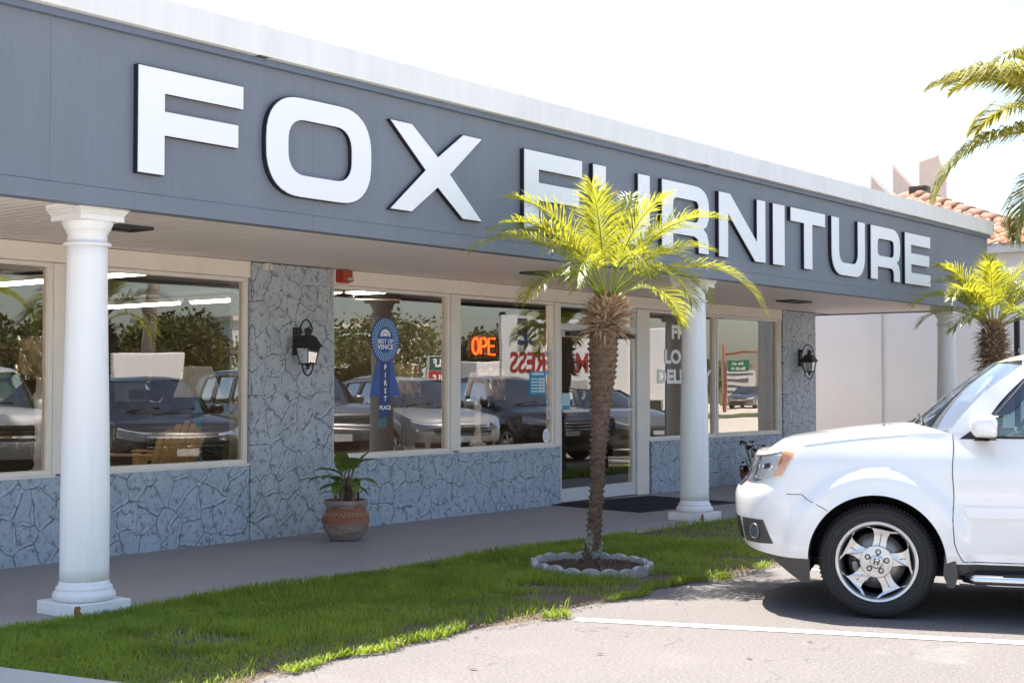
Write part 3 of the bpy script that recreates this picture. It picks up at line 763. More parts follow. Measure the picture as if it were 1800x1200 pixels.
b.tube([(12.405+.315*cos(a*2*pi/40), 10.125, 1.947+.14*sin(a*2*pi/40)) for a in range(41)], .008, 6); b.build('neon_ring', flat('neon_ring_green', (.02,.12,.11), .3), t)
b = MB(); b.tube([(12.2,10.15,2.09),(12.2,10.15,2.74)], .002, 4); b.tube([(12.6,10.15,2.09),(12.6,10.15,2.74)], .002, 4); b.build('hanging_wire', M['iron'], t)

# door mat
t = thing('door_mat', 'large black rubber mat lying in front of the entrance', 'door mat', (14.22, 9.12, .06), radians(-7))
b = MB(); b.box(-.93, .93, -.70, .70, .001, .011); b.build('mat_border', M['rubber'], t, world=False, bevel=.004)
b = MB()
for k in range(28):
    x = -.86 + k*.0625; b.box(x, x+.045, -.64, .64, .0115, .016)
b.build('mat_pile', pm('mat_pile', (.016,.016,.02), .95, .2, 12, .4, 150), t, world=False)

# clay pot with plant
def clay():
    t = NT('weathered_terracotta'); v = t.coord(); c = t.n('ShaderNodeTexCoord'); s = t.n('ShaderNodeSeparateXYZ'); t.l(c.outputs['Object'], s.inputs[0])
    n = t.noise(v, 7, 6, .7); n2 = t.noise(t.coord((1,1,3)), 5, 5, .7)
    base = t.ramp(n, [(.3, (.25,.09,.045)), (.7, (.34,.125,.06))])
    pale = t.ramp(n2, [(.4, (.24,.18,.145)), (.7, (.35,.28,.235))])
    z = t.math('ADD', s.outputs['Z'], t.math('MULTIPLY', t.math('SUBTRACT', n2, .5), .16))
    low = t.ramp(z, [(.0, (1,1,1)), (.14, (.85,.85,.85)), (.20, (0,0,0)), (.305, (0,0,0)), (.315, (1,1,1))])
    col = t.mix(low, base, pale)
    st = t.ramp(t.noise(t.coord((1,1,4)), 6, 5, .7), [(.55, (0,0,0)), (.66, (.8,.8,.8))])
    col = t.mix(st, col, (.09,.055,.04))
    return t.done(t.pbsdf(col, .85, 0, t.bump(n, .4, .005)))
M['clay'] = clay()
px_, py_ = 9.20, 9.20
t = thing('clay_pot', 'weathered terracotta pot standing at the foot of the stone wall', 'flower pot', (px_, py_, .061))
b = MB(); b.lathe([(.12,.061),(.142,.066),(.175,.12),(.208,.18),(.222,.235),(.218,.28),(.196,.32),(.178,.343),(.172,.36),(.178,.372),(.200,.395),(.206,.41),(.205,.43),(.192,.438),(.172,.43),(.165,.40),(.165,.37)], (px_,py_,0), 40)
p = b.build('pot_body', M['clay'], t)
b = MB(); n = 34
for row, z, rad, d in ((0,.318,.2005,1),(1,.30,.2105,-1)):
    for k in range(n):
        a = 2*pi*k/n; a2 = a + .07*d
        b.tube([(px_+rad*cos(a), py_+rad*sin(a), z+.009), (px_+(rad+.004)*cos(a2), py_+(rad+.004)*sin(a2), z-.009)], .0035, 5)
b.build('rope_pattern', pm('pale_glaze', (.48,.40,.35), .8, .2, 30), p)
b = MB(); disc_v = [(px_+.168*cos(2*pi*k/24), py_+.168*sin(2*pi*k/24), .40) for k in range(24)]; b.add(disc_v, [tuple(range(24))]); b.build('potting_soil', M['soil'], t)
M['dief'] = leafm('variegated_leaf', (.07,.15,.025), (.30,.34,.10), .35, 22, .35)
M['drystem'] = pm('dry_brown_stem', (.17,.11,.07), .9, .3, 20)
def leaf(b, p0, az, el, L, W, droop, n=6, fold=.25):
    d = Vector((cos(az)*cos(el), sin(az)*cos(el), sin(el))); pts = []; p = Vector(p0); e = el
    for i in range(n+1):
        t_ = i/n; w = W*(sin(pi*(t_**.75))**.8 if 0 < t_ < 1 else 0.0) + .001
        s_ = Vector((-sin(az), cos(az), 0)); up = Vector((-cos(az)*sin(e), -sin(az)*sin(e), cos(e)))
        pts.append((p - s_*w + up*(w*fold), p + Vector((0,0,0)), p + s_*w + up*(w*fold)))
        e -= droop/n; p = p + Vector((cos(az)*cos(e), sin(az)*cos(e), sin(e)))*(L/n)
    vs = [q for tr in pts for q in tr]; fs = []
    for i in range(n): fs += [(3*i, 3*i+1, 3*i+4, 3*i+3), (3*i+1, 3*i+2, 3*i+5, 3*i+4)]
    b.add(vs, fs, True)
t = thing('potted_plant', 'green broad leaved plant growing in the terracotta pot', 'plant', (px_, py_, .40))
r = random.Random(8); b = MB(); s = MB()
spec = [(2.6,.9,.30,.052),(3.4,.75,.28,.05),(.2,.55,.27,.05),(5.6,.6,.28,.052),(4.4,.9,.30,.055),(1.2,1.0,.30,.05),(3.9,1.25,.36,.05),(5.2,1.3,.30,.045),(2.9,.35,.25,.048),(.6,.25,.24,.046),(4.9,.2,.24,.05),(3.6,.15,.22,.045),(5.9,.1,.2,.04),(4.2,-.05,.2,.04),(1.9,.5,.28,.05),(4.65,1.05,.24,.045)]
for k, (az, el, L, W) in enumerate(spec):
    bx, by = px_+.045*cos(k*2.4), py_+.045*sin(k*2.4); h = .40 + r.uniform(.15,.34) + .14*max(0, el-.6)
    s.tube([(bx, by, .39), (bx+.015*cos(az), by+.015*sin(az), lerp(.39,h,.6)), (bx+.05*cos(az), by+.05*sin(az), h)], .007, 6)
    leaf(b, (bx+.05*cos(az), by+.05*sin(az), h), az, el, L*1.1, W*1.4, r.uniform(.6,1.2))
b.build('foliage', M['dief'], t); s.build('stem', M['drystem'], t)
b = MB()
for k in range(12):
    az = r.uniform(0,6.28); leaf(b, (px_+.08*cos(az), py_+.08*sin(az), .56), az, -.7, .17, .02, 1.2)
b.build('withered_leaf', M['drystem'], t)
# dark red plant beyond the car nose
def dark_plant(x, y):
    t = thing('red_leaf_plant', 'dark maroon leaved plant beside the stone base near the car nose', 'plant', (x, y, .06))
    M['maroon'] = leafm('maroon_leaf', (.025,.008,.007), (.07,.022,.012), .25, 20, .35)
    r = random.Random(4); b = MB(); s = MB()
    for k in range(34):
        az = r.uniform(0,6.28); h = .06 + r.uniform(.2,.62); q = (x+.10*cos(az), y+.10*sin(az), h)
        s.tube([(x, y, .3), (lerp(x,q[0],.6), lerp(y,q[1],.6), lerp(.3,h,.6)), q], .004, 5)
        leaf(b, q, az+r.uniform(-.5,.5), r.uniform(-.2,1.0), r.uniform(.09,.15), r.uniform(.035,.055), r.uniform(.4,1.2), 5)
    b.build('foliage', M['maroon'], t); s.build('stem', M['drystem'], t)
    p = thing('flower_pot', 'round clay pot holding the maroon leaved plant, hidden behind the car', 'flower pot', (x, y, .06))
    b = MB(); b.lathe([(.12,.061),(.17,.2),(.18,.3),(.16,.3),(.15,.26)], (x,y,0), 24); b.build('pot_body', M['clay'], p)
dark_plant(17.62, 9.5)

# -------- scalloped concrete edging round the palm
M['edging'] = pm('concrete_edging', (.40,.385,.36), .85, .22, 9, .5, 80, fine=.15)
def edging_block():
    b = MB(); n = 10; out = [(-.078, 0), (.078, 0)] + [(.078*cos(pi*k/n), .045 + .042*sin(pi*k/n)) for k in range(n+1)]
    b.prism(out, [], lambda x, z, d: (x, d-.024, z), .048); return b
CX, CY, CR = 9.09, 6.34, .455
NB = 19; first = None
for k in range(NB):
    a = 2*pi*k/NB + .1; rr_ = CR + .008*sin(k*2.1)
    loc = (CX+rr_*cos(a), CY+rr_*sin(a), soil_z(CX+rr_*cos(a), CY+rr_*sin(a)) - .008 + .004*sin(k*3.7)); rz = a + pi/2 + .08*sin(k*5.3)
    if first is None:
        first = edging_block().build('edging_block', M['edging'], None, bevel=.008); o = first
    else: o = first.copy(); COL.objects.link(o)
    o.location = loc; o.rotation_euler = (.04*sin(k*1.3), 0, rz)
    tag(o, 'scalloped grey concrete edging block in the ring round the foreground palm', 'edging block', 'edging blocks round the foreground palm')
b = MB(); b.grid(lambda u, v: (CX + u*.44*cos(2*pi*v), CY + u*.44*sin(2*pi*v), .052 + .028*(1-u*u) + .008*sin(u*14+v*40)), 8, 40)
structure(b.build('mulch_soil', pm('bark_mulch', (.085,.05,.035), .95, .5, 30, 1.0, 60, fine=.4, bdist=.02)))
b = MB(); r = random.Random(2)
for k in range(420):
    a = r.uniform(0,6.28); q = .42*sqrt(r.random()); x, y = CX+q*cos(a), CY+q*sin(a); z = .06+.028*(1-(q/.44)**2); L = r.uniform(.008,.028); az = r.uniform(0,6.28)
    M4 = Matrix.Translation((x,y,z+.004)) @ Matrix.Rotation(az,4,'Z') @ Matrix.Rotation(r.uniform(-.5,.5),4,'Y')
    b.obox(M4, -L, L, -.004, .004, -.002, .003)
tag(b.build('bark_chips', pm('bark_chip', (.12,.07,.045), .95, .4, 30)), 'brown bark chips inside the concrete ring under the palm', 'bark chips', kind='stuff')

# ------------------------------------------------------------------ palms
M['frond'] = leafm('sunlit_palm_leaf', (.13,.18,.018), (.31,.325,.035), .5, 4, .38, (.60,.58,.045))
M['frond_dark'] = leafm('feather_palm_leaf', (.09,.13,.02), (.25,.235,.045), .44, 5, .4, (.54,.48,.05))
M['petiole'] = pm('green_petiole', (.22,.26,.04), .45, .2, 12)
M['deadfrond'] = pm('dead_leaf_base', (.42,.285,.185), .9, .35, 25)
def palm_bark():
    t = NT('palm_trunk_bark'); v = t.coord((1,1,2)); n = t.noise(v, 18, 6, .7); n2 = t.noise(t.coord((1,1,.6)), 7, 5, .75)
    c = t.ramp(n, [(.3, (.07,.045,.03)), (.7, (.25,.16,.105))])
    z = t.n('ShaderNodeSeparateXYZ'); cc = t.n('ShaderNodeTexCoord'); t.l(cc.outputs['Object'], z.inputs[0])
    zz = t.math('MULTIPLY', z.outputs['Z'], -.35)
    li = t.ramp(t.math('ADD', n2, zz), [(.42, (0,0,0)), (.47, (.85,.85,.85))])       # pale lichen low on the trunk
    c = t.mix(li, c, (.36,.38,.32))
    return t.done(t.pbsdf(c, .9, 0, t.bump(n, .8, .01)))
M['bark'] = palm_bark()
def frond_shape(bl, br, base, az, el, L, droop, leafL, n, r, thick=.011, curl=.0, leafW=.011, start=.22, hang=.35):
    """one feather frond: leaflets into bl, rachis into br"""
    p = Vector(base); e = el; pts = []; steps = 18; a = az
    for i in range(steps+1):
        t_ = i/steps; pts.append((p.copy(), a, e))
        e -= droop/steps*(.45+1.1*t_); a += curl/steps
        p = p + Vector((cos(a)*cos(e), sin(a)*cos(e), sin(e)))*(L/steps)
    br.tube([q[0] for q in pts], [thick*(1-.85*i/steps)*(1.6 if i == 0 else 1) for i in range(steps+1)], 6)
    for k in range(n):
        t_ = start + (1-start)*(k+.5)/n; f = t_*steps; i = min(int(f), steps-1); g_ = f-i
        q = pts[i][0].lerp(pts[i+1][0], g_); a = lerp(pts[i][1], pts[i+1][1], g_); e = lerp(pts[i][2], pts[i+1][2], g_)
        fw = Vector((cos(a)*cos(e), sin(a)*cos(e), sin(e))); sd = Vector((-sin(a), cos(a), 0)); up = sd.cross(fw) * -1
        if up.z < 0 and abs(e) < 1.5: up = -up
        env = min(1, (t_-start)/.16+.35) * (1 - .62*max(0, (t_-.55)/.45)**1.3)
        for sg in (-1, 1):
            if r.random() < .04: continue
            l = leafL*env*r.uniform(.82,1.12); w = leafW*r.uniform(.8,1.2)
            ang = lerp(1.15, .42, t_) + r.uniform(-.12,.12)
            d = fw*cos(ang) + sd*(sg*sin(ang)) + up*r.uniform(.05,.38)
            d.normalize(); m = q + d*(l*.5); d2 = (d + Vector((0,0,-1))*(hang + .25*r.random())).normalized(); tip = m + d2*(l*.5)
            cr = d.cross(up).normalized()*w; c2 = cr*.85
            o = len(bl.v)
            bl.add([q - cr*.4, q + cr*.4, m + c2, m - c2, tip], [(0,1,2,3), (3,2,4)])
def palm_trunk(path, rads, r, knob=.02, nper=11, rows=46):
    b = MB(); b.tube(path, rads, 18)
    m = len(path)
    for i in range(rows):
        f = (i+.3)/rows*(m-1); k = min(int(f), m-2); g_ = f-k
        c = Vector(path[k]).lerp(Vector(path[k+1]), g_); rad = lerp(rads[k], rads[k+1], g_)
        for j in range(nper):
            a = 2*pi*j/nper + i*.95 + r.uniform(-.12,.12); n_ = Vector((cos(a), sin(a), 0)); s_ = Vector((-sin(a), cos(a), 0)); hh = knob*r.uniform(.5,1.35); w = rad*.24
            p0 = c + n_*(rad*.96); z = Vector((0,0,.022)); o = len(b.v)
            b.add([p0 - s_*w - z*.8, p0 + s_*w - z*.8, p0 + n_*hh + s_*w*.35 + z*r.uniform(.2,.9), p0 + n_*hh - s_*w*.35 + z*r.uniform(.2,.9), p0 + z*1.3], [(0,1,2,3), (0,3,4), (1,4,2), (2,4,3)])
    return b
def spikes(b, c, rad, zr, n, L, r, w=.018, elr=(-.5,.9)):
    for k in range(n):
        t_ = r.random(); a = r.uniform(0,6.28); z = lerp(zr[0], zr[1], t_); el = lerp(elr[0], elr[1], t_**.8) + r.uniform(-.35,.35)
        R_ = rad(t_); d = Vector((cos(a)*cos(el), sin(a)*cos(el), sin(el))); s_ = Vector((-sin(a), cos(a), 0)); up = s_.cross(d)
        p = Vector((c[0]+cos(a)*R_*.8, c[1]+sin(a)*R_*.8, z)); l = L*r.uniform(.5,1.25); w_ = w*r.uniform(.6,1.5)
        m = p + d*(l*.5) + up*(l*.06); tip = p + d*l - Vector((0,0,1))*(l*r.uniform(0,.4)) + s_*(l*r.uniform(-.2,.2))
        o = len(b.v)
        b.add([p - s_*w_, p + s_*w_, m + s_*w_*.75, m - s_*w_*.75, tip, p + up*w_*.8, m + up*w_*.5], [(0,1,2,3), (3,2,4), (0,3,6,5), (1,5,6,2), (6,3,4), (6,4,2)])
RAZ = atan2(-cos(TH), sin(TH))             # azimuth of the picture's right-hand direction
def palm(name, label, base, top, rads, fronds, seed, leafL, leafW, nleaf, L_scale, spike_n, spike_L, mat, crown_r, zr, elr=(-.4,.85)):
    r = random.Random(seed)
    t = thing(name, label, 'palm tree', base)
    path = [tuple(Vector(base).lerp(Vector(top), k/10) + Vector((.018*sin(k*1.1), .014*sin(k*.9+1), 0))*(1 if 0 < k < 10 else 0)) for k in range(11)]
    palm_trunk(path, rads, r).build('trunk', M['bark'], t)
    b = MB(); spikes(b, top, lambda q: lerp(rads[-3], crown_r, .2+.8*q), zr, spike_n, spike_L, r, elr=elr); b.build('dead_leaf_base', M['deadfrond'], t)
    for (az, el, L, droop, curl) in fronds:
        bl = MB(); br = MB(); a = RAZ + radians(az); c = crown_r*r.uniform(.5,.9)
        p0 = (top[0]+c*cos(a), top[1]+c*sin(a), top[2]+r.uniform(-.02,.06))
        frond_shape(bl, br, p0, a, radians(el), L*L_scale, radians(droop), leafL, int(nleaf*L*L_scale), r, curl=radians(curl), leafW=leafW, start=.30)
        f = bl.build('frond', mat, t); br.build('frond_stalk', M['petiole'], f)
    return t
FR = [(214,62,1.42,92,8), (221,44,1.46,76,-6), (200,76,1.25,78,10), (180,70,1.05,80,0), (232,30,1.05,80,0), (95,86,.98,26,0), (60,82,1.0,42,0), (250,84,.95,40,0), (320,80,1.0,55,0), (4,62,1.0,80,-8), (-8,44,1.45,112,4), (24,68,1.15,70,10), (-30,66,1.25,85,0), (-35,40,1.02,105,0),
      (140,44,.95,105,0), (110,52,.9,95,0), (40,34,1.0,105,0), (250,52,.95,120,0), (285,60,.95,125,10), (310,40,1.05,110,0), (330,62,.92,105,-10), (230,66,.9,100,0), (195,80,.85,75,0),(15,78,.9,70,0)]
palm('palm_tree', 'bright yellow green palm in the lawn, growing from the ring of concrete edging', (9.42, 6.56, .04), (9.50, 6.47, 2.20),
     [.085,.058,.051,.051,.054,.063,.080,.100,.114,.116,.10], FR, 21, .33, .0062, 54, 1.0, 430, .165, M['frond'], .075, (1.95, 2.17), (-.2, .8))
r = random.Random(77)
FR2 = [(az + r.uniform(-14,14), el + r.uniform(-8,8), L*r.uniform(.9,1.1), dr*r.uniform(.9,1.1), c) for az, el, L, dr, c in FR]
palm('palm_tree', 'yellow green palm at the far end of the canopy, rising behind the car windscreen', (18.55, 6.35, .04), (18.62, 6.40, 2.25),
     [.10,.08,.075,.075,.08,.09,.105,.12,.13,.14,.145], FR2, 33, .38, .0095, 48, 1.0, 520, .20, M['frond'], .09, (1.70, 2.34))
# ------------------------------------------------------------------ cars
def carpaint(name, col, metal=0.0, rough=.28):
    t = NT(name); v = t.coord(); n = t.noise(v, 2.5, 3); 
    c = t.ramp(n, [(.3, c3(col, .97)), (.7, c3(col, 1.03))])
    return t.done(t.pbsdf(c, rough, metal, None, **{'Coat Weight': 1.0, 'Coat Roughness': .04}))
M['carwhite'] = carpaint('white_car_paint', (.80,.80,.79))
M['cladding'] = pm('grey_lower_cladding', (.07,.062,.058), .6, .08, 8)
M['carglass'] = glass('car_window_glass', (.62,.80,.76), .07)
M['wsglass'] = glass('windscreen_glass', (.66,.82,.76), .16)
M['panelgap'] = flat('panel_gap_shadow', (.05,.05,.055), .8)
M['interior'] = pm('beige_car_interior', (.34,.30,.25), .75, .08, 6)
M['dash'] = flat('dark_dashboard', (.03,.035,.04), .55)
M['alloy'] = flat('alloy_wheel', (.62,.61,.60), .28, .85)
M['alloy_dark'] = flat('alloy_wheel_inner', (.16,.17,.20), .4, .6)
M['disc'] = flat('brake_disc', (.28,.25,.23), .35, .8)
M['amber'] = flat('amber_lens', (.95,.36,.01), .25, 0, **{'Emission Color': (.0,.0,.0,1)})
M['lens'] = glass('clear_headlight_lens', (.95,.95,.95), .08)
M['reflector'] = flat('headlight_reflector', (.9,.9,.89), .4, .0)
M['redlens'] = flat('red_tail_lens', (.35,.012,.01), .2)
M['plate'] = flat('number_plate', (.6,.62,.65), .5)

SUV = dict(L=4.85, W=.972, A=.50, n=2.6, wb=(.955, 3.73), R=.368, arch=.432, track=.955, rim=.25,
    sf=[(.18,.33),(.30,.16),(.36,.075),(.42,.005),(.55,-.035),(.72,-.052),(.80,-.035),(.845,.02),(.88,.045),(1.0,.085),(1.10,.14)],
    sr=[(.2,.18),(.45,.02),(.7,.0),(1.2,.06)],
    wz=[(.15,.90),(.36,.925),(.5,.955),(.7,.972),(.90,.970),(.99,.962),(1.05,.945),(1.12,.918),(1.19,.890)],
    zt=[(0,1.045),(.15,1.065),(.45,1.115),(.9,1.175),(1.3,1.20),(1.5,1.185),(1.7,1.165),(2.6,1.175),(4.85,1.20)],
    zb=[(0,.42),(.12,.395),(.30,.375),(.52,.372),(4.4,.372),(4.7,.42),(4.85,.45)],
    cowl=(1.17, 1.40), hood=.048, ws_top=(1.70, 1.655, 1.86, 1.635), roof=[(1.70,1.655),(1.80,1.69),(1.95,1.725),(2.5,1.775),(3.3,1.785),(4.2,1.75),(4.62,1.70)],
    roofy=.765, roofedge=[(1.86,1.635),(2.2,1.665),(3.0,1.68),(4.6,1.62)], rear=(4.60, 4.80), pil=[(1.40,1.58,1.86,1.975),(2.58,2.70,2.62,2.73),(3.52,3.64,3.50,3.60),(4.30,4.74,4.22,4.60)],
    doors=(1.43, 2.62, 3.46))
SED = dict(SUV); SED.update(L=4.7, W=.91, arch=.36, R=.325, rim=.215, track=.89,
    sf=[(.12,.25),(.25,.08),(.4,-.03),(.6,-.05),(.7,.0),(.8,.10),(.9,.2)],
    wz=[(.1,.84),(.3,.88),(.5,.905),(.7,.91),(.82,.895),(.9,.87),(1.0,.845)],
    zt=[(0,.66),(.3,.76),(.9,.87),(1.4,.94),(1.8,.93),(4.0,.97),(4.7,.95)], zb=[(0,.24),(.4,.22),(4.3,.22),(4.7,.3)],
    wb=(.93, 3.65), cowl=(1.22,1.55), hood=.05, ws_top=(2.05,1.40,2.20,1.375), roof=[(2.05,1.40),(2.4,1.45),(2.9,1.46),(3.4,1.42),(3.65,1.36)],
    roofy=.63, roofedge=[(2.2,1.375),(2.7,1.40),(3.2,1.385),(3.6,1.31)], rear=(3.6, 4.35), pil=[(1.55,1.75,2.16,2.30),(2.62,2.72,2.66,2.74),(3.5,3.6,3.35,3.45),(3.85,4.3,3.45,3.62)], doors=(1.5,2.66,3.45))
CRO = dict(SUV); CRO.update(L=4.6, W=.92, arch=.39, R=.345, rim=.23, track=.90,
    sf=[(.15,.28),(.30,.08),(.5,-.04),(.7,-.04),(.82,.02),(.95,.12),(1.0,.16)],
    wz=[(.12,.86),(.3,.89),(.6,.92),(.8,.915),(.95,.89),(1.08,.85)],
    zt=[(0,.82),(.3,.92),(.9,1.02),(1.35,1.07),(1.7,1.05),(4.6,1.12)], zb=[(0,.30),(.4,.28),(4.2,.28),(4.6,.36)],
    wb=(.92, 3.55), cowl=(1.14,1.45), ws_top=(1.90,1.58,2.04,1.555), roof=[(1.90,1.58),(2.2,1.64),(2.8,1.67),(3.6,1.64),(4.25,1.56)],
    roofy=.68, roofedge=[(2.04,1.555),(2.6,1.58),(3.4,1.57),(4.2,1.49)], rear=(4.2,4.52), pil=[(1.45,1.62,2.02,2.14),(2.6,2.7,2.64,2.73),(3.4,3.5,3.36,3.46),(4.0,4.46,3.92,4.2)], doors=(1.42,2.64,3.4))

def make_car(name, label, cat, C, paint, loc, rz, group=None, fancy=False, tinted=None):
    t = thing(name, label, cat, loc, rz, group)
    L, A, n_ = C['L'], C['A'], C['n']
    gl = tinted or M['carglass']
    sf = lambda z: sinterp(C['sf'], z); wz = lambda z: sinterp(C['wz'], z); sr = lambda z: interp(C['sr'], z)
    zt = lambda s: sinterp(C['zt'], s); zb = lambda s: interp(C['zb'], s)
    def flare(s, z):
        f = 0
        for wc in C['wb']:
            rho = hypot(s-wc, z-C['R'])
            f = max(f, .042*sstep(C['arch']+.185, C['arch']+.10, rho) + .008*sstep(C['arch']+.05, C['arch'], rho))
        return f * sstep(.2, .45, z)
    ex = 2/n_
    def side(a, z):                     # front wrap: angle a from the nose centre (0) to the flank (pi/2)
        ss = sf(z) + (A - sf(z))*(1 - max(0, cos(a))**ex); return (ss, wz(z)*max(0, sin(a))**ex)
    def rear_(a, z):
        e = L - sr(z); return (e - .42*(1 - max(0, sin(a))**ex), wz(z)*max(0, cos(a))**ex)
    cols = [('f', pi/2*k/26) for k in range(26)]
    k = 0; s = A
    while s < L-.44: cols.append(('s', s)); s += .032
    cols += [('r', pi/2*k/12) for k in range(1, 13)]
    NR = 30
    def colz(c, h):
        if c[0] == 'f': s0 = side(c[1], .7 if C is SUV else .5)[0]
        elif c[0] == 's': s0 = c[1]
        else: s0 = rear_(c[1], .7)[0]
        s0 = max(0, s0); return lerp(zb(s0), zt(s0), h)
    def pos(c, z):
        if c[0] == 'f': s, y = side(c[1], z)
        elif c[0] == 's': s, y = c[1], wz(z)
        else: s, y = rear_(c[1], z)
        return s, y + (flare(s, z) if y > .6 else 0)
    # ---- body shell, left and right, one mesh
    B = MB()
    def shell(sg, lo=None, hi=None):
        V_ = []; inside = []
        for c in cols:
            row = []
            for i in range(NR):
                z = colz(c, i/(NR-1)); s, y = pos(c, z); row.append([s, y, z])
            V_.append(row)
        nc = len(cols)
        def rad(p):
            for wc in C['wb']:
                r_ = hypot(p[0]-wc, p[2]-C['R'])
                if r_ < C['arch'] and p[1] > .55: return wc, r_
            return None
        ins = [[rad(p) is not None for p in row] for row in V_]
        snap = [[list(p) for p in row] for row in V_]; fs = []
        for i in range(nc-1):
            for j in range(NR-1):
                q = ((i,j),(i+1,j),(i+1,j+1),(i,j+1))
                if all(ins[a][b_] for a, b_ in q): continue
                for a, b_ in q:
                    if ins[a][b_]:
                        wc, r_ = rad(V_[a][b_]); p = V_[a][b_]; f = C['arch']/max(r_, .01)
                        s2 = wc+(p[0]-wc)*f; z2 = C['R']+(p[2]-C['R'])*f
                        z2 = max(z2, zb(max(0,s2)))
                        snap[a][b_] = [s2, wz(z2)+flare(s2, z2), z2]
                f_ = tuple(a*NR+b_ for a, b_ in q); fs.append(f_ if sg < 0 else f_[::-1])
        B.add([(p[0], sg*p[1], p[2]) for row in snap for p in row], fs, True)
    shell(-1); shell(1)
    # hood / bonnet
    s_c, s_s = C['cowl']
    nv = 33
    def hood(u, v):
        a = (v-.5)*pi; sg = 1 if a >= 0 else -1; a = abs(a)
        z0 = colz(('f', a if a < pi/2 else pi/2), 1.0); s0, y0 = side(a, z0)
        y1 = wz(zt(s_s))*sin(a)**ex if a > 0 else 0
        s1 = lerp(s_c, s_s, (y1/wz(zt(s_s)))**2.2)
        uu = u
        s = lerp(s0, s1, uu); y = lerp(y0, y1, sstep(0, .35, uu) if a > .2 else uu)
        if a > 1.57: y = wz(zt(s))
        W_ = wz(zt(max(s, .0))); y = min(y, W_)
        zc = zt(s) + C['hood']*(1 - (y/W_)**2.4)*sstep(0, .22, uu)
        zc = lerp(z0, zc, sstep(0, .16, uu)) if a < 1.56 else zc
        return (s, sg*y, zc)
    B.grid(hood, 26, nv)
    body = B.build('body', paint, t, world=False)
    # ---- cabin: side frames, roof, glass
    re = lambda s: sinterp(C['roofedge'], s); ry = C['roofy']
    def cab(s, h, off=0.0):
        zb_ = zt(s)
        top = re(max(s, C['roofedge'][0][0])) if s > C['roofedge'][0][0] else C['roofedge'][0][1]
        return zb_, top
    def cabpt(sb, st, h, off=0.0):
        zb_ = zt(sb); z1 = re(st); z = lerp(zb_, z1, h); s = lerp(sb, st, h)
        y = lerp(wz(zb_)-.004, ry, max(0,h)**1.08) + .016*sin(pi*h) + off
        return (s, y, z)
    F_ = MB(); blk = MB()
    for sg in (-1, 1):
        for k, (b0, b1, t0, t1) in enumerate(C['pil']):
            tgt = blk if k in (1, 2) and fancy else F_
            n2 = 14
            tgt.grid(lambda u, v: (lambda p: (p[0], sg*p[1], p[2]))(cabpt(lerp(b0,b1,v) + (.0 if k else -.04*sin(pi*u)*(1)) , lerp(t0,t1,v) - (0 if k else .05*sin(pi*u)), u, .0 if tgt is F_ else -.002)), n2, 7)
        s0, s1 = C['pil'][0][2], C['pil'][-1][3]
        F_.grid(lambda u, v: (lambda s: (s, sg*lerp(ry+.008, ry-.05, v**1.4), lerp(re(s)-.045, re(s)+.035, v)))(lerp(s0, s1, u)), 30, 6)
        # sill of the window openings
    rl = C['roof']; r0, r1 = rl[0][0], rl[-1][0]
    def roofp(u, v):
        q = (v-.5)*2; y = q*(ry-.03); s_a = lerp(C['ws_top'][0], C['ws_top'][2], abs(q)**2.2); s = lerp(s_a, r1, u)
        zc = sinterp(rl, max(s - (s_a - C['ws_top'][0])*(1-u), r0)); ze = re(max(s, C['roofedge'][0][0])) + .03
        return (s, y, lerp(zc, ze, abs(q)**2.6))
    F_.grid(roofp, 30, 17)
    # tail: from roof rear edge to body rear
    def tail(u, v):
        q = (v-.5)*2; s0 = r1; z0 = lerp(sinterp(rl, r1), re(r1)+.03, abs(q)**2.6); zz = zt(L); y1 = (wz(zz)-.05)*q; y0 = (ry-.03)*q
        return (lerp(s0, C['rear'][1]-.1*abs(q)**3, u**.9), lerp(y0, y1, u), lerp(z0, zz, u))
    tg = MB(); tg.grid(lambda u, v: tail(lerp(.12,.92,u), lerp(.06,.94,v)), 8, 9); tg2 = MB(); tg2.grid(tail, 10, 11)
    if C is SED:
        F_.grid(lambda u, v: (lerp(C['rear'][1]-.12, L-sr(.9)-.02, u), (v-.5)*2*(wz(.95)-.03), zt(L)+.012*sin(pi*u)), 6, 9)
    fr = F_.build('cabin_frame', paint, t, world=False, smooth=True)
    if fancy and blk.v: blk.build('door_pillar', M['black'], t, world=False)
    tg2.build('tailgate', gl, t, world=False)
    W = MB()
    def wsp(u, v, off=0.0):
        q = (v-.5)*2; a = abs(q)
        sb_ = lerp(s_c-.02, C['pil'][0][0]+.05, a**2.2); zb_ = zt(s_s) + C['hood']*(1-a**2.4) - .012; yb = (wz(zt(s_s))-.03)*q
        st_ = lerp(C['ws_top'][0], C['ws_top'][2], a**2.2); zt_ = lerp(C['ws_top'][1], C['ws_top'][3], a**2); yt = (ry-.035)*q
        return (lerp(sb_, st_, u), lerp(yb, yt, u), lerp(zb_, zt_, u) + .02*sin(pi*u) + off)
    W.grid(wsp, 10, 21); W.build('windscreen', M['wsglass'], t, world=False)
    for k in range(3):
        b0 = C['pil'][k][1]; b1 = C['pil'][k+1][0]; t0 = C['pil'][k][3]; t1 = C['pil'][k+1][2]
        for sg in (-1, 1):
            g = MB(); g.grid(lambda u, v: (lambda p: (p[0], sg*p[1], p[2]))(cabpt(lerp(b0-.03,b1+.03,v), lerp(t0-.03,t1+.03,v), lerp(-.05,.98,u), -.014)), 8, 6)
            g.build('side_window', gl, t, world=False)
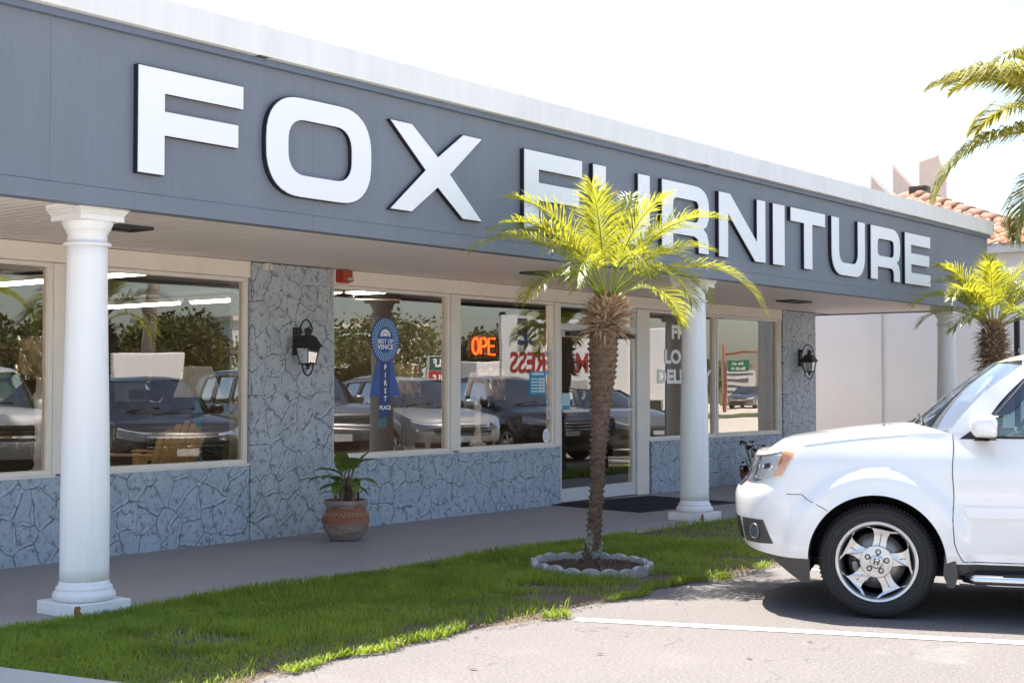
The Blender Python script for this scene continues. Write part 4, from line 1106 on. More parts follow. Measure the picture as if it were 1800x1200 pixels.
    # rubber along the belt and the frames
    for sg in (-1, 1):
        for k in range(3):
            rb = MB()
            b0 = C['pil'][k][1]; b1 = C['pil'][k+1][0]; t0 = C['pil'][k][3]; t1 = C['pil'][k+1][2]
            f = lambda q, h: (lambda p: (p[0], sg*(p[1]+.003), p[2]))(cabpt(lerp(b0,b1,q), lerp(t0,t1,q), h))
            path = [f(q/8, .02) for q in range(9)] + [f(1, h/6) for h in range(1, 6)] + [f(1-q/8, .935) for q in range(9)] + [f(0, 1-h/6) for h in range(1, 6)] + [f(0,.02)]
            rb.tube(path, .010, 6); rb.build('window_seal', M['black'], t, world=False)
    # panel gaps
    def sp(s, z, off=.0015):
        if s < A:
            lo, hi = 0, pi/2
            for _ in range(40):
                m_ = (lo+hi)/2
                if side(m_, z)[0] < s: lo = m_
                else: hi = m_
            y = side(lo, z)[1]
        else: y = wz(z)
        return y + (flare(s, z) if y > .6 else 0) + off
    gp = None
    d0, d1, d2 = C['doors']
    for sg in (-1, 1):
        gp = MB()
        def line(pts, r_=.0032):
            gp.tube([(s, sg*sp(s, z, -.0005), z) for s, z in pts], r_, 5)
        lowz = zb(1.5)+.015
        line([(d0+.004*sin(k), lerp(zt(d0)-.004, lowz+.12, k/14)) for k in range(15)] + [(d0+.02, lowz+.07), (d0+.045, lowz+.02), (d0+.06, lowz)])
        line([(d1, lerp(zt(d1)-.004, lowz, k/14)) for k in range(15)])
        line([(d2, lerp(zt(d2)-.004, C['R']+C['arch']+.10, k/10)) for k in range(11)] + [(d2-.01, C['R']+C['arch']-.03), (d2-.09, C['R']+.20), (d2-.12, lowz)])
        line([(lerp(d0+.06, d2-.12, k/30), lowz) for k in range(31)])
        if fancy:
            line([(lerp(.385, .655, k/8), lerp(.795, .690, (k/8)**1.6) if k > 3 else .79) for k in range(9)], .0025)
            hz = lambda s: zt(s) - .018
            line([(lerp(.50, 1.30, k/24), hz(lerp(.50,1.30,k/24))) for k in range(25)], .0016)
            line([(lerp(.30, d0, k/20), interp([(.3,1.0),(.45,1.06),(1.43,1.13)], lerp(.30,d0,k/20))) for k in range(8,8)], .002) if False else None
        gp.build('panel_gap', M['panelgap'], t, world=False)
    # cladding under the body
    cl = MB()
    def clp(sg):
        def f(u, v):
            i = u*(len(cols)-1); c = cols[int(round(i))]
            if c[0] == 'f': s0 = side(c[1], .7 if C is SUV else .5)[0]
            elif c[0] == 's': s0 = c[1]
            else: s0 = rear_(c[1], .7)[0]
            zt_ = zb(max(0, s0)) + .004; zlo = (interp([(0,.40),(.18,.36),(.32,.27),(.44,.215),(.54,.212),(.60,.30),(1.38,.36),(1.45,.30),(3.2,.30),(4.2,.31),(4.85,.4)], s0) if fancy else zb(max(0,s0))-.08)
            z = lerp(zlo, zt_, v); s, y = pos(c, zt_); s_l = s + (.03*(1-v) if c[0] == 'f' and s < .5 else 0)
            return (s_l, sg*(y - .008 - .035*(1-v)), z)
        return f
    for sg in (-1, 1):
        o = len(cl.f); cl.grid(clp(sg), len(cols), 5)
        keep = []
        for q in range(o, len(cl.f)):
            ps = [cl.v[i] for i in cl.f[q]]; cx = sum(p[0] for p in ps)/4; cz = sum(p[2] for p in ps)/4; cy = abs(sum(p[1] for p in ps)/4)
            if not (cy > .55 and any(hypot(cx-w_, cz-C['R']) < C['arch']+.0 for w_ in C['wb'])): keep.append(q)
        cl.f = cl.f[:o] + [cl.f[q] for q in keep]; cl.sm = cl.sm[:o] + [True]*len(keep)
    cl.build('lower_cladding', M['cladding'], t, world=False)
    # under body, floor and wheel wells
    ub = MB(); ub.box(.62, L-.25, -.62, .62, C['R']-.12, C['R']+.02); ub.box(1.45, 3.15, -(C['W']-.07), C['W']-.07, C['R']-.10, C['R']+.04)
    ub.box(.62, 1.5, -.88, .88, C['R']+C['arch']+.012, C['R']+C['arch']+.03)  # added plate, keeps sun from leaking down through the hollow nose
    ub.box(.32, .66, -.70, .70, C['R']-.03, C['R']-.01)  # added tray, blocks sun coming through the hood seam
    ub.box(.9, 1.0, -.8, .8, C['R']-.03, C['R']+.03)
    for wc in C['wb']:
        for sg in (-1, 1):
            R_ = C['arch']-.0015; yi = .58; n3 = 24; z0 = zb(wc)-.12
            vs = []; 
            for k in range(n3+1):
                a = pi*1.12*k/n3 - pi*.06; 
                s_ = wc+R_*cos(a); z_ = max(C['R']+R_*sin(a), z0)
                vs += [(s_, sg*(sp(s_, max(z_, .3), -.0008)), z_), (s_, sg*yi, z_)]
            ub.add(vs, [(2*k, 2*k+1, 2*k+3, 2*k+2) for k in range(n3)], True)
            ub.add([(wc+R_*cos(pi*1.12*k/n3-pi*.06), sg*(yi), max(C['R']+R_*sin(pi*1.12*k/n3-pi*.06), z0)) for k in range(n3+1)], [tuple(range(n3+1))])
    ub.build('underbody', M['asphalt_dark'], t, world=False)
    # interior
    it = MB(); fl = C['R']+.06; be = zt(2.0)
    for y in (-.37, .37):
        for s_ in (2.28, 3.2):
            it.box(s_-.18, s_+.34, y-.25, y+.25, fl+.08, fl+.30)
            M4 = Matrix.Translation((s_+.36, y, fl+.24)) @ Matrix.Rotation(.30, 4, 'Y')
            it.obox(M4, -.08, .08, -.25, .25, 0, .58); it.obox(M4, -.05, .07, -.13, .13, .62, .80)
    it.build('seat', M['interior'], t, world=False, bevel=.04, seg=3)
    ds = MB(); ds.box(1.30, 1.72, -.80, .80, fl+.2, be-.04); ds.box(.9, 1.32, -.78, .78, be-.25, be-.06); ds.box(1.4, 4.4, -.80, .80, fl-.05, fl+.02)
    for sg in (-1, 1): ds.box(1.5, 4.3, sg*(wz(be)-.10)-.02, sg*(wz(be)-.10)+.02, fl, be-.02)
    ds.build('dashboard', M['dash'], t, world=False, bevel=.03)
    st = MB(); cx, cz = 1.86, be+.02; tl = radians(62)
    st.tube([(cx + .185*cos(2*pi*k/28)*cos(tl), -.38 + .185*sin(2*pi*k/28), cz + .185*cos(2*pi*k/28)*sin(tl)) for k in range(29)], .017, 8)
    st.tube([(cx-.02, -.38-.17, cz), (cx-.03, -.38, cz-.02), (cx-.02, -.38+.17, cz)], .02, 6); st.tube([(cx-.02, -.38, cz-.02), (cx-.3, -.38, cz-.18)], .035, 8); st.lathe([(.06,-.02),(.065,.0),(.05,.02)], (cx-.02,-.38,cz-.02), 12, axis='x')
    st.build('steering_wheel', M['dash'], t, world=False)
    # ---- wheels
    def wheel(wc, sg, front):
        Rw = C['R']; wd = .118; yo = sg*C['track']; w = MB()
        prof = [(Rw*.70, -.02),(Rw*.70,-.010),(Rw*.735,.0),(Rw*.80,.004),(Rw*.90,.001),(Rw*.945,-.010),(Rw*.985,-.030),(Rw,-.055),(Rw,-.18),(Rw*.98,-.205),(Rw*.9,-.228),(Rw*.7,-.225)]
        w.lathe([(r_, sg*h) for r_, h in prof], (wc, yo, Rw), 64, axis='y', cap=False)
        if fancy:
            for k in range(90):
                a = 2*pi*k/90; Mx = Matrix.Translation((wc, yo, Rw)) @ Matrix.Rotation(a, 4, 'Y')
                w.obox(Mx, -.0045, .0045, min(sg*-.028, sg*-.085), max(sg*-.028, sg*-.085), Rw-.004, Rw+.0035)
                w.obox(Mx, -.0045, .0045, min(sg*-.095, sg*-.19), max(sg*-.095, sg*-.19), Rw-.004, Rw+.0035)
            for rr_ in (.775, .865): w.tube([(wc+Rw*rr_*cos(2*pi*k/64), yo+sg*.0035, Rw+Rw*rr_*sin(2*pi*k/64)) for k in range(65)], .0025, 5)
        T = w.build('tyre', M['rubber'], t, world=False)
        rm = C['rim']; m = MB()
        m.lathe([(rm*1.045, sg*-.02),(rm*1.045, sg*.002),(rm*1.02, sg*.006),(rm*.965, sg*.003),(rm*.93, sg*-.012),(rm*.915, sg*-.03)], (wc, yo, Rw), 64, axis='y', cap=False)
        # five spokes: sector outlines with curved flanks
        for q in range(5):
            a0 = radians(8+72*q); out = []
            def pol(r_, da): return (r_*cos(a0+da), r_*sin(a0+da))
            prof2 = [(.30,.62),(.40,.47),(.47,.36),(.56,.285),(.68,.25),(.80,.262),(.87,.305),(.915,.38),(.94,.49)]
            out = [pol(rm*r_, -d_) for r_, d_ in prof2] + [pol(rm*r_, d_) for r_, d_ in reversed(prof2)]
            def pl(x, z, d): 
                rr_ = hypot(x, z)/rm; return (wc+x, yo+sg*(-.008 - .012*sin(pi*min(1, max(0, (rr_-.25)/.7))) - d), Rw+z)
            m.prism(out, [], pl, .035)
        m.lathe([(rm*.44, sg*-.04),(rm*.44, sg*-.022),(rm*.40, sg*-.0105),(rm*.18, sg*-.012),(rm*.15, sg*-.004),(rm*.13, sg*-.002)], (wc, yo, Rw), 40, axis='y')
        rim = m.build('rim', M['alloy'], T, world=False, bevel=.004 if fancy else 0)
        i = MB(); i.lathe([(rm*.94, sg*-.025),(rm*.90, sg*-.05),(rm*.86, sg*-.13),(rm*.9, sg*-.18)], (wc, yo, Rw), 48, axis='y', cap=False)
        i.lathe([(rm*.90, sg*-.175),(rm*.2, sg*-.176)], (wc, yo, Rw), 40, axis='y')
        i.build('rim_barrel', M['alloy_dark'] if fancy else M['black'], rim, world=False)
        if fancy:
            d = MB(); d.lathe([(rm*.72, sg*-.10),(rm*.72, sg*-.09),(rm*.35, sg*-.088)], (wc, yo, Rw), 48, axis='y'); d.build('brake_disc', M['disc'], T, world=False)
            d = MB(); 
            for q in range(8):
                a = radians(190 + 7*q) ; d.lathe([(.028, sg*-.10),(.028, sg*-.065),(.015, sg*-.055)], (wc+rm*.56*cos(a), yo, Rw+rm*.56*sin(a)), 10, axis='y')
            d.build('brake_caliper', M['disc'], T, world=False)
            nu = MB(); rg = MB()
            for q in range(5):
                a = radians(8+72*q); x_, z_ = wc+rm*.255*cos(a), Rw+rm*.255*sin(a)
                nu.lathe([(.0105, sg*-.012),(.0105, sg*.004),(.007, sg*.008)], (x_, yo, z_), 6, smooth=False, axis='y')
                rg.lathe([(.0185, sg*-.0120),(.0185, sg*-.0075),(.0125, sg*-.0075),(.012, sg*-.013)], (x_, yo, z_), 16, axis='y', cap=False)
            nu.build('lug_nut', M['chrome'], rim, world=False); rg.build('lug_recess', M['black'], rim, world=False)
            hb = MB(); e = yo+sg*.0005
            q = [((-.019,.021),(-.012,.021),(-.009,.003),(.009,.003),(.012,.021),(.019,.021),(.014,-.021),(.0075,-.021),(.0085,-.004),(-.0085,-.004),(-.0075,-.021),(-.014,-.021))][0]
            ca, sa = cos(.3), sin(.3)
            hb.prism([(x*ca+z*sa, -x*sa+z*ca) for x, z in q], [], lambda x, z, d: (wc+x, yo+sg*(.0008-d), Rw+z), .004)
            hb.tube([(wc+.028*cos(2*pi*k/4+pi/4+.1), yo+sg*.0005, Rw+.026*sin(2*pi*k/4+pi/4+.1)) for k in range(5)], .0012, 5)
            hb.build('hub_emblem', M['black'], rim, world=False)
            gv = MB()
            for q in range(5):
                a = radians(8+72*q); Mx = Matrix.Translation((wc, yo, Rw)) @ Matrix.Rotation(-a, 4, 'Y')
                gv.obox(Mx, rm*.42, rm*.84, min(sg*-.0205, sg*-.0165), max(sg*-.0205, sg*-.0165), -.003, .003)
            gv.build('spoke_groove', M['alloy_dark'], rim, world=False)
    for wc, fr_ in ((C['wb'][0], True), (C['wb'][1], False)):
        for sg in (-1, 1): wheel(wc, sg, fr_)
    # ---- front details
    def patch(a0, a1, z0, z1, off, nu=14, nv_=8, sg=-1):
        """area of the nose given by angle and height ranges (each may be a function of the other)"""
        b = MB()
        def f(u, v):
            lo = a0(v) if callable(a0) else a0; hi = a1(v) if callable(a1) else a1
            a = lerp(lo, hi, u); zz0 = z0(a) if callable(z0) else z0; zz1 = z1(a) if callable(z1) else z1
            z_ = lerp(zz0, zz1, v); s, y = side(min(a, pi/2), z_)
            if a > pi/2: s += (a-pi/2)*.3
            s2, y2 = side(min(a+.02, pi/2), z_); tx, ty = s2-s+1e-6, y2-y; l = hypot(tx, ty)+1e-9
            return (s - off*ty/l, sg*(y + off*tx/l), z_)
        b.grid(f, nu, nv_); return b
    top = lambda a: colz(('f', min(a, pi/2)), 1.0)
    for sg in (-1, 1):
        if C is SUV:
            za = lambda a: .858 + .055*sstep(.75, 1.45, a); zh = lambda a: min(top(a) - .022, 1.075) - .02*sstep(1.3,1.5,a)
            hl = patch(.60, lambda v: lerp(1.34, 1.47, v), za, zh, .003, 18, 8, sg); H_ = hl.build('headlight', M['reflector'], t, world=False)
            dv = MB()
            for (aa, ab, zz0, zz1) in ((.80,.84,.0,1),(1.0,1.12,.42,.62),(.84,.98,.0,.06),(.62,1.3,.93,1.0)):
                q = patch(aa, ab, lambda a: lerp(za(a), zh(a), zz0), lambda a: lerp(za(a), zh(a), zz1), .006, 8, 6, sg); dv.add(q.v, q.f, True)
            dv.build('headlight_divider', flat('headlight_grey', (.10,.10,.105), .35), H_, world=False)
            pr = MB(); s_, y_ = side(1.12, .97); pr.lathe([(.062, 0), (.062, .02), (.045, .03)], (s_+.0, sg*(y_-.02), .965), 20, axis='y'); 
            patch(lambda v: lerp(1.22, 1.31, v), lambda v: lerp(1.34, 1.48, v), za, zh, .0065, 6, 8, sg).build('turn_signal', M['amber'], H_, world=False)
            patch(.59, lambda v: lerp(1.35, 1.48, v), lambda a: za(a)-.004, lambda a: zh(a)+.004, .012, 18, 8, sg).build('headlight_lens', M['lens'], H_, world=False)
            f1 = patch(.72, lambda v: lerp(1.26, 1.15, v), lambda a: .452 + .02*max(0, a-1), .612, .004, 12, 8, sg); F1 = f1.build('fog_light_recess', M['cladding'], t, world=False)
            s_, y_ = side(1.0, .53); ring = MB()
            nrm = Vector((-(side(1.03,.53)[1]-y_), sg*(side(1.03,.53)[0]-s_), 0)).normalized(); tx = Vector((nrm.y, -nrm.x, 0)); c0 = Vector((s_, sg*y_, .53)) + nrm*.012
            ring.tube([c0 + tx*(.043*cos(2*pi*k/24)) + Vector((0,0,.047*sin(2*pi*k/24))) for k in range(25)], .007, 8); ring.build('fog_light_ring', M['alloy_dark'], F1, world=False)
            fl_ = MB(); fl_.add([c0 - nrm*.004 + tx*(.038*cos(2*pi*k/20)) + Vector((0,0,.042*sin(2*pi*k/20))) for k in range(20)], [tuple(range(20))]); fl_.build('fog_lamp', M['alloy_dark'], F1, world=False)
            br = MB()
            for zz in (.49, .53, .57):
                q = patch(.74, .88, zz, zz+.012, .010, 4, 3, sg); br.add(q.v, q.f)
            br.build('fog_light_bar', M['steel'], F1, world=False)
        else:
            z1 = top(.9)-.02; z0 = z1-.14
            hl = patch(.45, 1.30, lambda a: z0 + .05*sstep(.6,1.3,a), lambda a: top(a)-.015, .004, 12, 6, sg); H_ = hl.build('headlight', M['reflector'], t, world=False)
            patch(.44, 1.31, lambda a: z0 + .05*sstep(.6,1.3,a), lambda a: top(a)-.013, .011, 12, 6, sg).build('headlight_lens', M['lens'], H_, world=False)
            patch(.80, 1.15, zb(.1)+.10, zb(.1)+.19, .004, 8, 4, sg).build('fog_light_recess', M['black'], t, world=False)
        # tail lamp
        tl_ = MB(); zz = zt(L)
        tl_.grid(lambda u, v: (lambda q: (q[0]+.004, sg*(q[1]+.004), lerp(zz-.32, zz-.03, v)))(rear_(lerp(.15, .75, u), lerp(zz-.32, zz-.03, v))), 8, 6); tl_.build('tail_light', M['redlens'], t, world=False)
    z1 = top(0)-.03
    gr = MB()
    for sg in (-1, 1):
        q = patch(0, .56, z1-.20 if C is SUV else z1-.13, z1, .004, 8, 6, sg); gr.add(q.v, q.f, True)
        q = patch(0, .66, zb(0)+.04, zb(0)+.19, .004, 8, 5, sg); gr.add(q.v, q.f, True)
    G = gr.build('grille', M['black'], t, world=False)
    ch = MB()
    for sg in (-1, 1):
        for k in range(3):
            zz = z1-.02-.06*k; q = patch(0, .55, zz-.022, zz, .010, 8, 3, sg); ch.add(q.v, q.f, True)
    ch.build('grille_bar', M['chrome'], G, world=False)
    pb = None if fancy else MB(); s_, _ = side(0, zb(0)+.25); _ = None if fancy else pb.box(s_-.022, s_-.01, -.16, .16, zb(0)+.19, zb(0)+.30).build('number_plate', M['plate'], t, world=False)
    # mirrors
    ms, mz = C['pil'][0][1]-.02, zt(1.6)-.012
    for sg in (-1, 1):
        w0 = wz(mz)
        mm = MB()
        def mir(u, v):
            a = 2*pi*u; hh = lerp(-1, 1, v); k = (1-abs(hh)**3.0)**.4 if abs(hh) < 1 else .05
            ca, sa = cos(a), sin(a); sx = (abs(ca)**.55)*(1 if ca > 0 else -1); sy = (abs(sa)**.6)*(1 if sa > 0 else -1)
            return (ms + .062 + (.078 if sx > 0 else .092)*sx*k - .012*hh, sg*(w0+.145+.105*sy*k), mz+.090+.083*hh)
        mm.grid(mir, 29, 13); Mm = mm.build('wing_mirror', paint, t, world=False)
        mb2 = MB(); mb2.box(ms+.0, ms+.09, min(sg*(w0-.03), sg*(w0+.09)), max(sg*(w0-.03), sg*(w0+.09)), mz-.008, mz+.022)
        mb2.add([(ms-.09, sg*(w0+.004), mz), (ms+.075, sg*(w0+.002), mz), (ms+.075, sg*(w0-.03), mz+.12)], [(0,1,2)])
        mb2.add([(ms+.02, sg*(w0+.06), mz+.006), (ms+.13, sg*(w0+.06), mz+.006), (ms+.13, sg*(w0+.23), mz+.002), (ms+.02, sg*(w0+.23), mz+.002)], [(0,1,2,3)])
        mb2.build('mirror_foot', M['black'], Mm, world=False)
        mg = MB(); mg.add([(ms+.142, sg*(w0+.06), mz+.03), (ms+.142, sg*(w0+.23), mz+.03), (ms+.138, sg*(w0+.23), mz+.15), (ms+.138, sg*(w0+.06), mz+.15)], [(0,1,2,3)]); mg.build('mirror_glass', M['chrome'], Mm, world=False)
        hd = MB()
        for dd in (d1-.18, d2-.16):
            zz = zt(dd)-.13; y_ = wz(zz); hd.tube([(dd-.09, sg*(y_-.003), zz), (dd-.07, sg*(y_+.03), zz), (dd+.07, sg*(y_+.03), zz), (dd+.09, sg*(y_-.003), zz)], .014, 8)
        hd.build('door_handle', paint, t, world=False)
    # wipers and cowl
    wp = MB()
    for y0, y1 in ((-.55, -.05), (.05, .6)):
        p0 = wsp(.0, .5+y0*.5/.88); p1 = wsp(.10, .5+y1*.5/.88)
        wp.tube([(p0[0]-.02, p0[1], p0[2]+.01), (lerp(p0[0],p1[0],.5), lerp(p0[1],p1[1],.5), lerp(p0[2],p1[2],.5)+.03), (p1[0], p1[1], p1[2]+.02)], .008, 6)
        wp.tube([wsp(.03, .5+(y0+.1)*.5/.88, .016), wsp(.10, .5+(y1+.02)*.5/.88, .016)], .007, 5)
    wp.grid(lambda u, v: (lambda p: (p[0]-.05+.06*u, p[1], p[2]-.004+.010*u))(wsp(0, v)), 3, 17)
    wp.build('wiper', M['black'], t, world=False)
    if fancy:
        # body side moulding, running board, mud flap, rain guards
        b = MB()
        for sg in (-1, 1):
            out = [(1.49,.738),(2.56,.738),(2.56,.672),(1.52,.668)]; b.prism(out, [], lambda s, z, d: (s, sg*(wz(.70)+.012-d), z), .02)
            out = [(2.66,.738),(3.24,.738),(3.20,.672),(2.66,.672)]; b.prism(out, [], lambda s, z, d: (s, sg*(wz(.70)+.012-d), z), .02)
        b.build('side_moulding', paint, t, world=False, bevel=.005)
        for sg in (-1, 1):
            rbm = MB(); rbm.tube([(1.50, sg*.90, .284), (1.56, sg*.985, .284), (3.15, sg*.985, .284), (3.21, sg*.90, .284)], .032, 12)
            R0 = rbm.build('running_board', M['chrome'], t, world=False)
            tr = MB(); tr.box(1.72, 2.25, min(sg*.955, sg*1.008), max(sg*.955, sg*1.008), .300, .322); tr.box(2.5, 3.05, min(sg*.955, sg*1.008), max(sg*.955, sg*1.008), .300, .322); tr.build('step_pad', M['black'], R0, world=False, bevel=.006)
            mf = MB(); mf.prism([(1.375,.44),(1.435,.44),(1.455,.30),(1.435,.225),(1.395,.22),(1.365,.30)], [], lambda s, z, d: (s, sg*(.968-d), z), .09); mf.build('mud_flap', M['cladding'], t, world=False, bevel=.01)
            rg = MB(); b0 = C['pil'][0][1]; t0 = C['pil'][0][3]; t1 = C['pil'][1][2]; b1 = C['pil'][1][0]
            def rgp(u, v):
                if u < .5: p = cabpt(b0-.01, t0-.01, lerp(.22, .97, u*2), .008+.014*v); k_ = .07*v*sstep(0,.15,u); return (p[0]+k_*.8, sg*p[1], p[2]-k_*.6)
                q = (u-.5)*2; p = cabpt(lerp(b0,b1,q), lerp(t0,t1,q), .97, .008+.014*v); return (p[0]+(.056*v if q < .01 else .056*v*(1-sstep(0,.1,q))), sg*p[1], p[2]-.055*v)
            rg.grid(rgp, 40, 4); rg.build('rain_guard', glass('smoked_rain_guard', (.10,.07,.13), .06), t, world=False)
        b = MB()
        for s_, y_ in ((.98,-.30),(1.02,-.25)):
            b.lathe([(.012,0),(.012,.008),(.005,.012)], (s_, y_, hood(.80,.5)[2]-.006), 8)
        b.build('washer_nozzle', M['black'], t, world=False)
    return t
CAR_RZ = atan2(-.9354, .3535)
make_car('parked_suv', 'white SUV parked nose in toward the lawn, silver five spoke wheel and amber side lamp', 'SUV', SUV, M['carwhite'], (9.033, 4.910, 0), CAR_RZ, None, True)
M['dark_tint'] = glass('dark_tinted_car_glass', (.12,.13,.14), .06)
PA = [carpaint('black_car_paint', (.014,.014,.016)), carpaint('pewter_car_paint', (.22,.225,.235), .6), carpaint('silver_car_paint', (.55,.55,.54), .5), carpaint('bronze_car_paint', (.115,.09,.08), .5), carpaint('grey_car_paint', (.15,.155,.16), .6), carpaint('red_car_paint', (.35,.012,.015))]
GRP = 'cars parked along the kerb, seen only mirrored in the shop windows'
make_car('parked_car', 'black SUV parked next to the white one, mirrored in the window behind the wooden chair', 'car', CRO, PA[0], (12.43, 4.38, 0), CAR_RZ, GRP, tinted=M['dark_tint'])
make_car('parked_car', 'pewter grey SUV mirrored in the window below the rosette sticker', 'car', SUV, PA[1], (15.53, 4.3, 0), CAR_RZ, GRP, tinted=M['dark_tint'])
make_car('parked_car', 'silver hatchback mirrored in the window right of the rosette sticker', 'car', CRO, PA[2], (18.6, 4.25, 0), CAR_RZ, GRP, tinted=M['dark_tint'])
make_car('parked_car', 'bronze brown crossover mirrored in the window below the neon sign', 'car', CRO, PA[3], (21.8, 4.25, 0), CAR_RZ, GRP, tinted=M['dark_tint'])
make_car('parked_car', 'dark grey sedan mirrored in the glass of the left entrance door', 'car', SED, PA[4], (25.1, 4.15, 0), CAR_RZ, GRP, tinted=M['dark_tint'])
make_car('sedan', 'grey sedan driving on the far road, mirrored in the window beside the far pillar', 'car', SED, PA[4], (75.5, -21.6, 0), radians(-14), None, tinted=M['dark_tint'])
make_car('sedan', 'red sedan in the far lane, mirrored low in the window behind the near column', 'car', SED, PA[5], (26.5, -8.2, 0), radians(165), None, tinted=M['dark_tint'])
# ------------------------------------------------------------------ inside the shop
M['tube'] = emit('fluorescent_tube', (1, .93, .84), 11.0)
def strip(x, y, rz, label):
    t = thing('fluorescent_light', label, 'ceiling light', (x, y, 2.66), rz, 'fluorescent tubes inside the shop')
    b = MB(); b.box(-.05, .05, -1.2, 1.2, .0, .05); b.build('housing', M['white'], t, world=False)
    b = MB()
    b.tube([(0,-1.17,-.02),(0,-.02,-.02)], .022, 8); b.tube([(0,.02,-.02),(0,1.17,-.02)], .022, 8); b.build('light_tube', M['tube'], t, world=False)
k = 0
for x, ys in ((8.75, (11.9, 14.5)), (12.3, (11.55, 14.15, 16.75)), (4.4, (12, 14.6))):
    for y in ys: strip(x, y, 0, 'fluorescent tube light glowing under the shop ceiling behind the glass')
M['shade_w'] = leafm('pleated_white_shade', (.80,.82,.85), (.88,.89,.9), .3, 20); M['shade_t'] = leafm('tan_shade', (.66,.53,.36), (.74,.60,.42), .3, 20)
M['film'] = glass('plastic_wrap', (.9,.88,.85), .12)
M['lampblue'] = pm('blue_turned_wood', (.10,.30,.38), .5, .1, 10); M['lampblack'] = flat('black_lamp_base', (.012,.011,.010), .3)
def table_lamp(x, y, z0, h, base, shade, wrap, label, rs=(.13,.235), sh=.30, finial=False, group=None):
    t = thing('table_lamp', label, 'lamp', (x, y, z0), 0, group)
    zb_ = z0 + h - sh
    b = MB(); b.lathe([(.10,0),(.10,.03),(.05,.05),(.035,.09),(.045,.13),(.034,.2),(.030,(zb_-z0)*.6),(.045,(zb_-z0)*.75),(.06,(zb_-z0)*.77),(.03,(zb_-z0)*.82),(.02,zb_-z0+.05)], (x,y,z0), 20); b.build('lamp_base', base, t)
    b = MB(); n = 48; vs = []; fs = []
    for k in range(n):
        a = 2*pi*k/n; w = 1 + .012*(k % 2)
        vs += [(x+rs[0]*w*cos(a), y+rs[0]*w*sin(a), zb_+sh), (x+rs[1]*w*cos(a), y+rs[1]*w*sin(a), zb_)]
    for k in range(n): fs.append((2*k, 2*k+1, (2*k+3) % (2*n), (2*k+2) % (2*n)))
    b.add(vs, fs); b.build('lamp_shade', shade, t)
    if finial: q = MB(); q.lathe([(.012,0),(.026,.02),(.02,.045),(.005,.05)], (x,y,zb_+sh), 12); q.build('finial', M['lampblack'], t)
    if wrap:
        q = MB(); r = random.Random(int(x*10)); n = 40
        q.grid(lambda u, v: (lambda k: (x+k*cos(2*pi*u), y+k*sin(2*pi*u), lerp(zb_-.05, zb_+sh+.03, v)))(lerp(rs[1], rs[0], v)*1.06 + .02*sin(u*41+v*9)+.012*sin(u*90)), 60, 12); q.build('plastic_wrap', M['film'], t)
LG = 'table lamps standing behind the shop glass'
table_lamp(8.76, 10.80, .72, .965, M['lampblue'], M['shade_w'], False, 'blue lamp with white pleated shade behind the wooden chair window', group=LG)
table_lamp(6.97, 10.75, .72, 1.18, M['shade_w'], M['shade_t'], True, 'lamp with plastic wrapped tan shade in the leftmost window', (.15,.18), .30, group=LG)
table_lamp(12.64, 10.45, .78, .87, M['white'], M['shade_w'], False, 'white lamp with bell shade standing below the neon sign', (.09,.17), .28, group=LG)
table_lamp(13.10, 10.62, .70, .97, M['lampblack'], M['shade_t'], True, 'black based lamp with tan wrapped shade left of the cyan poster', (.14,.17), .30, True, group=LG)
table_lamp(11.95, 11.0, .70, 1.05, M['lampblack'], M['shade_t'], True, 'lamp with wrapped pale shade right of the rosette sticker', (.17,.20), .34, group=LG)
# tables under the lamps
M['darkwood'] = pm('dark_wood_furniture', (.06,.032,.018), .4, .2, 5)
def side_table(x, y, z, label):
    t = thing('side_table', label, 'table', (x, y, .066), 0, 'side tables under the lamps')
    b = MB(); b.box(x-.26, x+.26, y-.24, y+.24, z-.035, z-.002); b.build('table_top', M['darkwood'], t, bevel=.006)
    for sx in (-1, 1):
        for sy in (-1, 1): q = MB(); q.box(x+sx*.22-.02, x+sx*.22+.02, y+sy*.20-.02, y+sy*.20+.02, .067, z-.036); q.build('leg', M['darkwood'], t)
side_table(8.76, 10.80, .72, 'dark side table under the blue lamp'); side_table(6.97, 10.75, .72, 'dark side table under the lamp in the leftmost window'); side_table(12.64, 10.45, .78, 'dark side table under the white bell shade lamp')
side_table(13.18, 10.85, .70, 'dark side table under the black based lamp'); side_table(11.95, 11.0, .70, 'dark side table under the lamp right of the rosette')
# adirondack chair on a display step
t = thing('adirondack_chair', 'yellow pine slatted garden chair behind the window glass', 'chair', (8.02, 10.58, .30), radians(14))
b = MB(); b.box(-.45, .45, -.55, .55, -.23, -.005); 
st_ = thing('display_step', 'low dark display platform carrying the wooden garden chair', 'platform', (7.95, 10.62, .30)); b.build('platform_deck', M['darkwood'], st_, world=False)
for k in range(7):
    q = MB(); x = (k-3)*.082; M4 = Matrix.Translation((x, -.18, .26)) @ Matrix.Rotation(radians(22), 4, 'X') @ Matrix.Rotation(radians((k-3)*2.4), 4, 'Y')
    q.obox(M4, -.036, .036, -.010, .010, 0, .66 - .035*abs(k-3)**1.5*.8); q.build('back_slat', M['wood'], t, world=False, bevel=.004)
for k in range(5): q = MB(); q.box(-.27, .27, -.10+k*.10, -.02+k*.10, .27+.022*k, .29+.022*k); q.build('seat_slat', M['wood'], t, world=False, bevel=.004)
for sx in (-1, 1):
    q = MB(); q.box(sx*.34-.06, sx*.34+.06, -.30, .45, .56, .58); q.build('armrest', M['wood'], t, world=False, bevel=.006)
    q = MB(); q.box(sx*.31-.05, sx*.31-.028, .33, .41, 0, .56); q.box(sx*.31-.05, sx*.31-.028, -.25, -.19, .1, .56); q.build('leg', M['wood'], t, world=False)
q = MB(); q.box(-.34, .34, -.25, -.23, .52, .59); q.build('back_rail', M['wood'], t, world=False)
